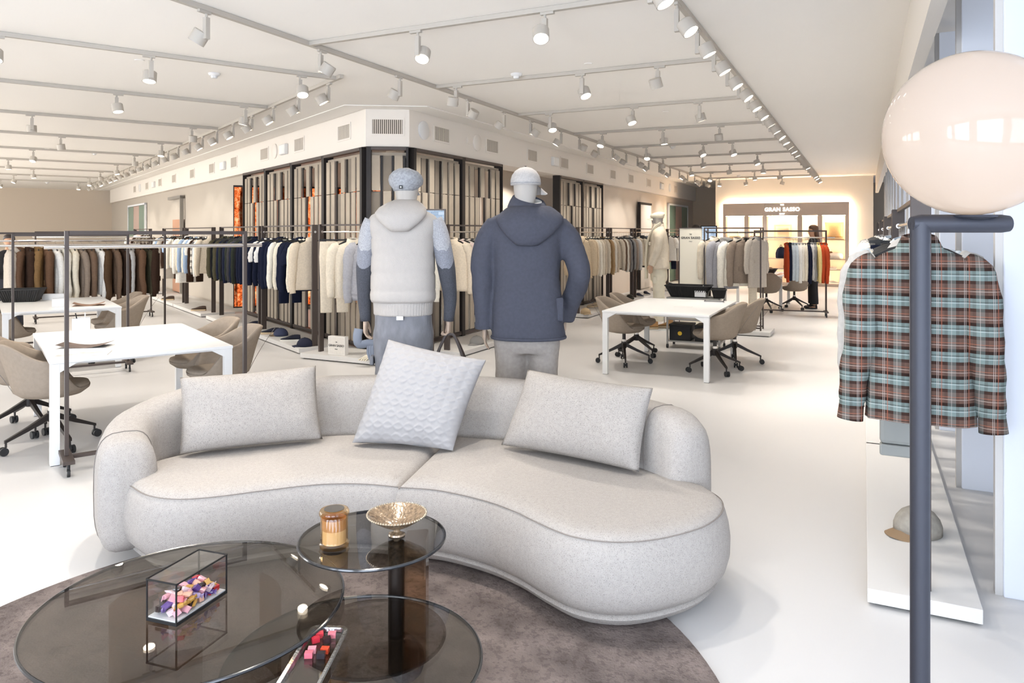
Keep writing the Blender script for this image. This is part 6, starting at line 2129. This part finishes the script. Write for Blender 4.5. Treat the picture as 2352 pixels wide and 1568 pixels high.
MB().tube(crom([(-0.05, -0.1, 0.32), (0, -0.11, 0.42), (0.05, -0.1, 0.32)], 5), 0.009, 8).build('strap', M_strap, bp_)
for i, (x, z, c, lab) in enumerate(((0.37, 1.43, 'sand', 'sand folded sweater in the first lit niche'), (0.37, 0.84, 'cream', 'cream folded sweater in the first lit niche'), (1.0, 1.43, 'brown', 'brown folded hat box cloth in the second lit niche'), (1.0, 0.84, 'stone', 'stone folded sweater in the second lit niche'),
                                    (2.59, 1.43, 'cream', 'cream folded sweater in the fourth lit niche'), (2.59, 0.84, 'grey', 'grey folded sweater in the fourth lit niche'), (2.0, 0.52, 'tan', 'tan folded sweater low in the middle lit niche'))):
    folded(lab.replace('folded hat box cloth', 'folded cloth'), cabp(x, 0.18, z), RZ1, c)

# ------------------------------------------------------------------ shoes, caps, sign and gloves on the plinths
def lp(u, n, z=PLH):
    return LW(tl(u, n), n, z + 0.001)


def rp_(u, n, z=PLH):
    return RW(tr(u, n), n, z + 0.001)


TOE_L = RL - R90 + math.pi * 0.12
shoe('navy suede shoe with a gum sole on the plinth beside the blue cap', lp(622, 0.72), math.radians(95), M_navs, M_gum, 0.30)
shoe('navy trainer with a white sole between the two caps', lp(668, 0.74), math.radians(95), M_navs, M_whs, 0.30)
ballcap('faded blue cap with a brown peak on the plinth', lp(645, 0.66), math.radians(95), mat('faded_navy', '#39405a', 0.9), mat('peak_brown', '#6b5a45', 0.8))
ballcap('dark navy cap beside the rack post', lp(700, 0.74), math.radians(95), mat('deep_navy', '#1d2136', 0.9))
shoe('dark shoe partly hidden by the rack posts', lp(578, 0.7), math.radians(100), M_navs, M_gum)
shoe('dark brown shoe under the light blue clothes', lp(457, 0.78), math.radians(100), mat('brown_suede', '#4a3a30', 0.85), M_gum)
shoe('brown suede shoe under the brown trousers', lp(386, 0.78), math.radians(100), mat('brown_suede', '#4a3a30', 0.85), M_gum)
sb_ = thing('sign_block', 'small white sign block on the plinth', 'sign', B0 + n1 * 0.40 + d1 * 0.07 + Vector((0, 0, PLH + 0.001)), RZ1 + 0.03)
MB().box(0, 0.262, 0, 0.075, 0, 0.235).build('block', mat('sign_white', '#e9e5df', 0.6), sb_, smooth=False, bevel=0.002)
MB().box(0.012, 0.25, -0.0012, 0, 0.012, 0.223).build('face', mat('sign_paper', '#dfdad2', 0.7, var=0.04, vscale=40), sb_, smooth=False)
text('lettering', 'GRAN SASSO', 0.040, M_ink, sb_, (0.131, -0.0022, 0.118), bold=0.0006)
text('lettering', 'THE', 0.016, M_ink, sb_, (0.131, -0.0022, 0.163), bold=0.0004)
text('lettering', 'ITALY', 0.016, M_ink, sb_, (0.131, -0.0022, 0.073), bold=0.0004)
gv = thing('striped_gloves', 'cream gloves with dark seams on the plinth before the cut-off corner', 'gloves', at(848, 832, PLH) + Vector((0, 0.12, 0.001)), RZ1)
for i in range(4):
    MB().tube([(-0.08 + i * 0.03, 0.02, 0.05), (-0.10 + i * 0.03, -0.04, 0.025), (-0.12 + i * 0.034, -0.09, 0.012)], [0.016, 0.014, 0.01], 8).build('finger', fab('cream'), gv)
    MB().tube([(-0.066 + i * 0.03, 0.0, 0.05), (-0.085 + i * 0.03, -0.05, 0.03), (-0.103 + i * 0.034, -0.085, 0.018)], 0.003, 5).build('seam', M_dark, gv)
MB().stack([(0.0, 0.07, 0.05, -0.03, 0.06), (0.03, 0.075, 0.055, -0.03, 0.06), (0.055, 0.05, 0.04, -0.03, 0.05)], 16).build('palm', fab('cream'), gv)
ballcap('grey felt cap on the plinth behind the slate parka', rp_(1095, 0.86), math.radians(150), mat('grey_felt', '#8f8c88', 0.95))
ballcap('tan cap at the near end of the plinth by the sand jackets', rp_(1345, 0.92), math.radians(200), mat('tan_cap', '#b39d7c', 0.9))
shoe('beige loafer behind the tan cap on the plinth', rp_(1362, 0.62), math.radians(120), mat('beige_suede', '#c2b095', 0.85), M_gum)
ballcap('dark olive cap on the plinth behind the table', rp_(1447, 0.80), math.radians(170), mat('olive_cap', '#3a382f', 0.9))
shoe('navy shoe behind the dark olive cap', rp_(1470, 0.85), math.radians(200), M_navs, M_whs)
shoe('dark blue shoe beside the cream mannequin', rp_(1486, 0.85), math.radians(200), M_navs, M_whs)
shoe('tan shoe under the white tops', rp_(1552, 0.86), math.radians(250), mat('beige_suede', '#c2b095', 0.85), M_gum)
shoe('dark shoe beside the tan shoe under the white tops', rp_(1543, 0.66), math.radians(250), M_navs, M_gum)
pc = at(2108, 1222, PLH)
M_felt = mat('pale_felt_cap', '#a09a90', 0.95, spec=0.05, var=0.12, vscale=30, bump=0.4, bscale=180)
ballcap('pale felt cap with a tan suede peak on the window-side plinth', (pc.x, pc.y, PLH + 0.001), math.radians(112), M_felt, mat('tan_suede_peak', '#957c60', 0.9), 1.12)
fj = thing('folded_jeans', 'pale denim hanging low under the checked shirt', 'trousers', RW(-4.35, 5.95, 0.001) + Vector((0, 0, 0.0)), RZ1)
fj.location.z = 0.54
MB().box(-0.13, 0.1, -0.03, 0.03, 0.0, 0.70).build('leg', mat('pale_denim', '#9d9f9b', 0.9), fj, smooth=False, bevel=0.02)
MB().box(-0.13, 0.1, -0.032, 0.032, -0.06, -0.001).build('hem', mat('pale_denim', '#b9bab5', 0.9), fj, smooth=False, bevel=0.01)
MB().box(-0.16, 0.13, -0.008, 0.008, 0.71, 0.73).build('clip_hanger', M_black, fj, smooth=False)
MB().tube([(0, 0, 0.73), (0, 0, 1.11), (0, 0.015, 1.13), (0, 0.02, 1.15)], 0.003, 6).build('hook', M_chrome, fj)

# ------------------------------------------------------------------ things on the tables
def pen_box(label, p, rz, w=0.13, d=0.13, h=0.10, pens=2):
    o = thing('pen_box', label, 'box', p, rz, 'white boxes on the tables')
    b = MB()
    t = 0.006
    b.box(-w / 2, w / 2, -d / 2, -d / 2 + t, 0, h).box(-w / 2, w / 2, d / 2 - t, d / 2, 0, h).box(-w / 2, -w / 2 + t, -d / 2 + t, d / 2 - t, 0, h).box(w / 2 - t, w / 2, -d / 2 + t, d / 2 - t, 0, h).box(-w / 2 + t, w / 2 - t, -d / 2 + t, d / 2 - t, 0, t)
    b.build('box', M_white, o, smooth=False)
    for i in range(pens):
        MB().cyl((-0.02 + 0.04 * i, 0, 0.01), (-0.05 + 0.08 * i, 0.01, h + 0.045), 0.005, 8).build('pen', M_white if i else M_black, o)
    return o


def leaflet(label, p, rz, w, d, c1, fold=0.0, c2='#e9e6e1'):
    o = thing('brochure', label, 'brochure', p, rz)
    m1_, m2_ = mat('print_' + c1.lstrip('#'), c1, 0.5, var=0.35, vscale=9), mat('paper_' + c2.lstrip('#'), c2, 0.6)
    MB().box(-w / 2, w / 2, -d / 2, d / 2, 0.0, 0.003).build('pages', m2_, o, smooth=False)
    b = MB()
    n = 8
    for i in range(n):
        x0, x1 = -w / 2 + w * i / n, -w / 2 + w * (i + 1) / n
        z0, z1 = (0.0035 + fold * (2 * x0 / w) ** 2, 0.0035 + fold * (2 * x1 / w) ** 2)
        b.add([(x0, -d / 2, z0), (x1, -d / 2, z1), (x1, d / 2, z1), (x0, d / 2, z0), (x0, -d / 2, z0 + 0.001), (x1, -d / 2, z1 + 0.001), (x1, d / 2, z1 + 0.001), (x0, d / 2, z0 + 0.001)],
              [(0, 3, 2, 1), (4, 5, 6, 7), (0, 1, 5, 4), (1, 2, 6, 5), (2, 3, 7, 6), (3, 0, 4, 7)])
    b.build('cover', m1_, o)
    return o


TZt = 0.7355
pb_ = at(180, 757, TZt)
pen_box('white pen box with pens on the table nearest the sofa', (pb_.x, pb_.y + 0.05, TZt), RZ2 - 0.15, 0.145, 0.145, 0.105)
q = at(183, 800, TZt)
leaflet('open brown brochure on the table nearest the sofa', (q.x, q.y + 0.08, TZt), RZ2 - 0.45, 0.36, 0.2, '#5c4a40', 0.03)
q = at(195, 808, TZt)
leaflet('white printed sheets before the open brown brochure', (q.x + 0.05, q.y - 0.1, TZt), RZ2 - 0.3, 0.34, 0.2, '#d8d5d0')
q = at(128, 705, TZt)
pen_box('closed beige box on the table by the brown knitwear', (q.x, q.y + 0.06, TZt), RZ2 - 0.1, 0.14, 0.14, 0.10, 0)
q = at(190, 703, TZt)
leaflet('brown brochure on the table by the brown knitwear', (q.x + 0.02, q.y + 0.1, TZt), RZ2 - 0.2, 0.34, 0.22, '#8a6a55', 0.035, '#b59a86')
q = tpos(TC, RZ2, 0.62, 1.6)
pen_box('long white box at the far end of the table by the brown knitwear', (q.x, q.y, TZt), RZ2 - 0.35, 0.26, 0.12, 0.075, 0)
q = at(1610, 681, TZt)
pen_box('white pen box on the table by the sign board', (q.x, q.y, TZt), RZ1, 0.15, 0.13, 0.115)
q = tpos(TA, RZ1, 0.98, 1.62)
nb = thing('notebook', 'dark notebook on the table by the sign board', 'notebook', (q.x, q.y, TZt), RZ1 + 0.1)
MB().box(-0.12, 0.12, -0.09, 0.09, 0, 0.012).build('pages', M_white, nb, smooth=False)
MB().box(-0.123, 0.123, -0.093, 0.093, 0.0121, 0.016).build('cover', mat('notebook_black', '#2e2d2d', 0.4), nb, smooth=False)
MB().box(-0.11, 0.11, -0.07, 0.07, 0.0161, 0.017).build('sheet', mat('grey_sheet', '#9c9c9a', 0.4), nb, smooth=False)


def basket(label, p, rz, w, d, h):
    o = thing('wicker_basket', label, 'basket', p, rz, 'black baskets on the tables')
    m = mat('black_wicker', '#1e1c1c', 0.6, bump=0.5, bscale=120)
    b = MB()
    b.loft([rr(w * 0.36, d * 0.36, 0.02, 0.0, 3), rr(w * 0.38, d * 0.38, 0.02, 0.01, 3), rr(w * 0.5, d * 0.5, 0.02, h, 3), rr(w * 0.49, d * 0.49, 0.02, h, 3), rr(w * 0.365, d * 0.365, 0.02, 0.012, 3)], cap=True)
    b.build('body', m, o)
    for s in (-1, 1):
        for i in range(18):
            f = (i + 0.5) / 18 * 2 - 1
            MB().tube([(f * w * 0.37, s * d * 0.385, 0.01), (f * w * 0.49, s * d * 0.503, h)], 0.006, 5).build('rib', m, o)
    MB().tube([p_ + Vector((0, 0, h)) for p_ in rr(w * 0.5, d * 0.5, 0.02, 0, 3)] + [rr(w * 0.5, d * 0.5, 0.02, 0, 3)[0] + Vector((0, 0, h))], 0.009, 6, cap=False).build('rim', m, o)
    return o


ctp = Vector((2.62, 10.42, 0))
ct = thing('service_cart', 'grey metal cart with dark boxes behind the tub chairs', 'cart', ctp, RZ1)
M_gal = mat('galvanised_steel', '#a7a49f', 0.4, metal=0.7)
for x in (-0.36, 0.36):
    for y in (-0.2, 0.2):
        MB().box(x - 0.012, x + 0.012, y - 0.012, y + 0.012, 0.06, 0.72).build('post', M_gal, ct, smooth=False)
        MB().cyl((x - 0.012, y, 0.03), (x + 0.012, y, 0.03), 0.03, 14).build('caster', M_cast, ct)
for z in (0.09, 0.40, 0.70):
    MB().box(-0.372, 0.372, -0.212, 0.212, z, z + 0.02).build('shelf', M_gal, ct, smooth=False)
for i, (x, lab) in enumerate(((-0.19, 'black storage box with a yellow dot on the cart'), (0.17, 'plain black storage box on the cart'))):
    q = Matrix.Rotation(RZ1, 3, 'Z') @ Vector((x, 0, 0)) + ctp
    bx_ = thing('storage_box', lab, 'box', (q.x, q.y, 0.111), RZ1)
    MB().box(-0.15, 0.15, -0.17, 0.17, 0, 0.2).build('box', M_black, bx_, smooth=False, bevel=0.004)
    MB().box(-0.155, 0.155, -0.175, 0.175, 0.2001, 0.225).build('lid', M_black, bx_, smooth=False)
    if i == 0:
        MB().tube([(0, -0.1705, 0.1), (0, -0.174, 0.1)], 0.03, 18).build('dot', mat('yellow_dot', '#e0b62e', 0.5), bx_)
basket('black ribbed basket on the cart by the sign board', ctp + n1 * -0.10 + Vector((0, 0, 0.721)), RZ1, 0.62, 0.36, 0.16)
q = ctp + n1 * 0.34
basket('small black basket beside the larger one on the cart', Vector((q.x - 0.02, q.y + 0.01, 0.721)), RZ1 + 0.2, 0.2, 0.3, 0.12)
q = tpos(TC, RZ2, 0.25, 1.52)
basket('black ribbed basket on the table by the brown knitwear', (q.x, q.y, TZt), RZ2 - 0.3, 0.5, 0.32, 0.16)
q = tpos(TD, RZ1, 0.75, 0.45)
bk_ = basket('black basket of scarves on the far white table', (q.x, q.y, TZt), RZ1, 0.6, 0.36, 0.12)
for i, c in enumerate(('blue grey', 'navy', 'brown', 'mocha')):
    sx = thing('folded_scarf', '%s scarf heaped in the basket on the far white table' % c, 'scarf', Vector((q.x, q.y, TZt + 0.05)) + n1 * (-0.15 + 0.1 * i), RZ1)
    MB().stack([(0.0, 0.07, 0.1), (0.05, 0.09, 0.12), (0.09, 0.07, 0.08), (0.11, 0.03, 0.04)], 16, fold=0.08).build('roll', fab(c), sx, sharp=0)
    MB().tube([(-0.06, -0.1, 0.06), (0, -0.12, 0.08), (0.06, -0.08, 0.05)], 0.015, 8).build('fringe_end', fab(c), sx)
q2 = tpos(TD, RZ1, 1.05, 0.3)
leaflet('pink brochure on the far white table', (q2.x, q2.y, TZt), RZ1 + 0.5, 0.26, 0.2, '#d3a48c', 0.04)

# ------------------------------------------------------------------ screen totem
tv = thing('screen_totem', 'upright display screen in a dark frame behind the hooded vest mannequin', 'screen', (-1.10, 9.60, 0), math.radians(-4))
MB().box(-0.2, 0.2, -0.18, 0.18, 0, 0.012).build('foot_plate', M_dark, tv, smooth=False)
MB().box(-0.03, 0.03, 0.0, 0.04, 0.0121, 1.0).build('pole', M_dark, tv, smooth=False)
MB().box(-0.235, 0.235, -0.025, 0.03, 1.001, 1.945).build('housing', mat('screen_bezel', '#57504c', 0.5), tv, smooth=False)
ms = bpy.data.materials.new('display_image')
ms.use_nodes = True
nt = ms.node_tree
nt.nodes.clear()
o_ = nt.nodes.new('ShaderNodeOutputMaterial'); e_ = nt.nodes.new('ShaderNodeEmission'); t_ = nt.nodes.new('ShaderNodeTexCoord'); v_ = nt.nodes.new('ShaderNodeTexBrick')
v_.inputs['Color1'].default_value = hexlin('#cfe0f2'); v_.inputs['Color2'].default_value = hexlin('#a7bcd4'); v_.inputs['Mortar'].default_value = hexlin('#8aa2bd'); v_.inputs['Scale'].default_value = 5.5
v_.inputs['Mortar Size'].default_value = 0.012
m_ = nt.nodes.new('ShaderNodeMapping'); m_.inputs['Rotation'].default_value = (R90, 0, 0)
nt.links.new(t_.outputs['Object'], m_.inputs[0]); nt.links.new(m_.outputs[0], v_.inputs['Vector']); nt.links.new(v_.outputs['Color'], e_.inputs[0]); e_.inputs[1].default_value = 0.36
nt.links.new(e_.outputs[0], o_.inputs[0])
ms.cycles.emission_sampling = 'NONE'
MB().box(-0.215, 0.215, -0.029, -0.0255, 1.02, 1.925).build('display', ms, tv, smooth=False)
tv2 = thing('wall_monitor', 'dark framed monitor showing above the sign board', 'screen', (3.93, 14.6, 0), RZ1)
MB().box(-0.2, 0.2, -0.15, 0.15, 0, 0.02).build('foot_plate', M_dark, tv2, smooth=False)
MB().box(-0.03, 0.03, 0.02, 0.06, 0.02, 1.3).build('pole', M_dark, tv2, smooth=False)
MB().box(-0.16, 0.16, -0.02, 0.02, 1.3, 1.775).build('housing', M_dark, tv2, smooth=False)
MB().box(-0.14, 0.14, -0.024, -0.0205, 1.32, 1.755).build('display', ms, tv2, smooth=False)
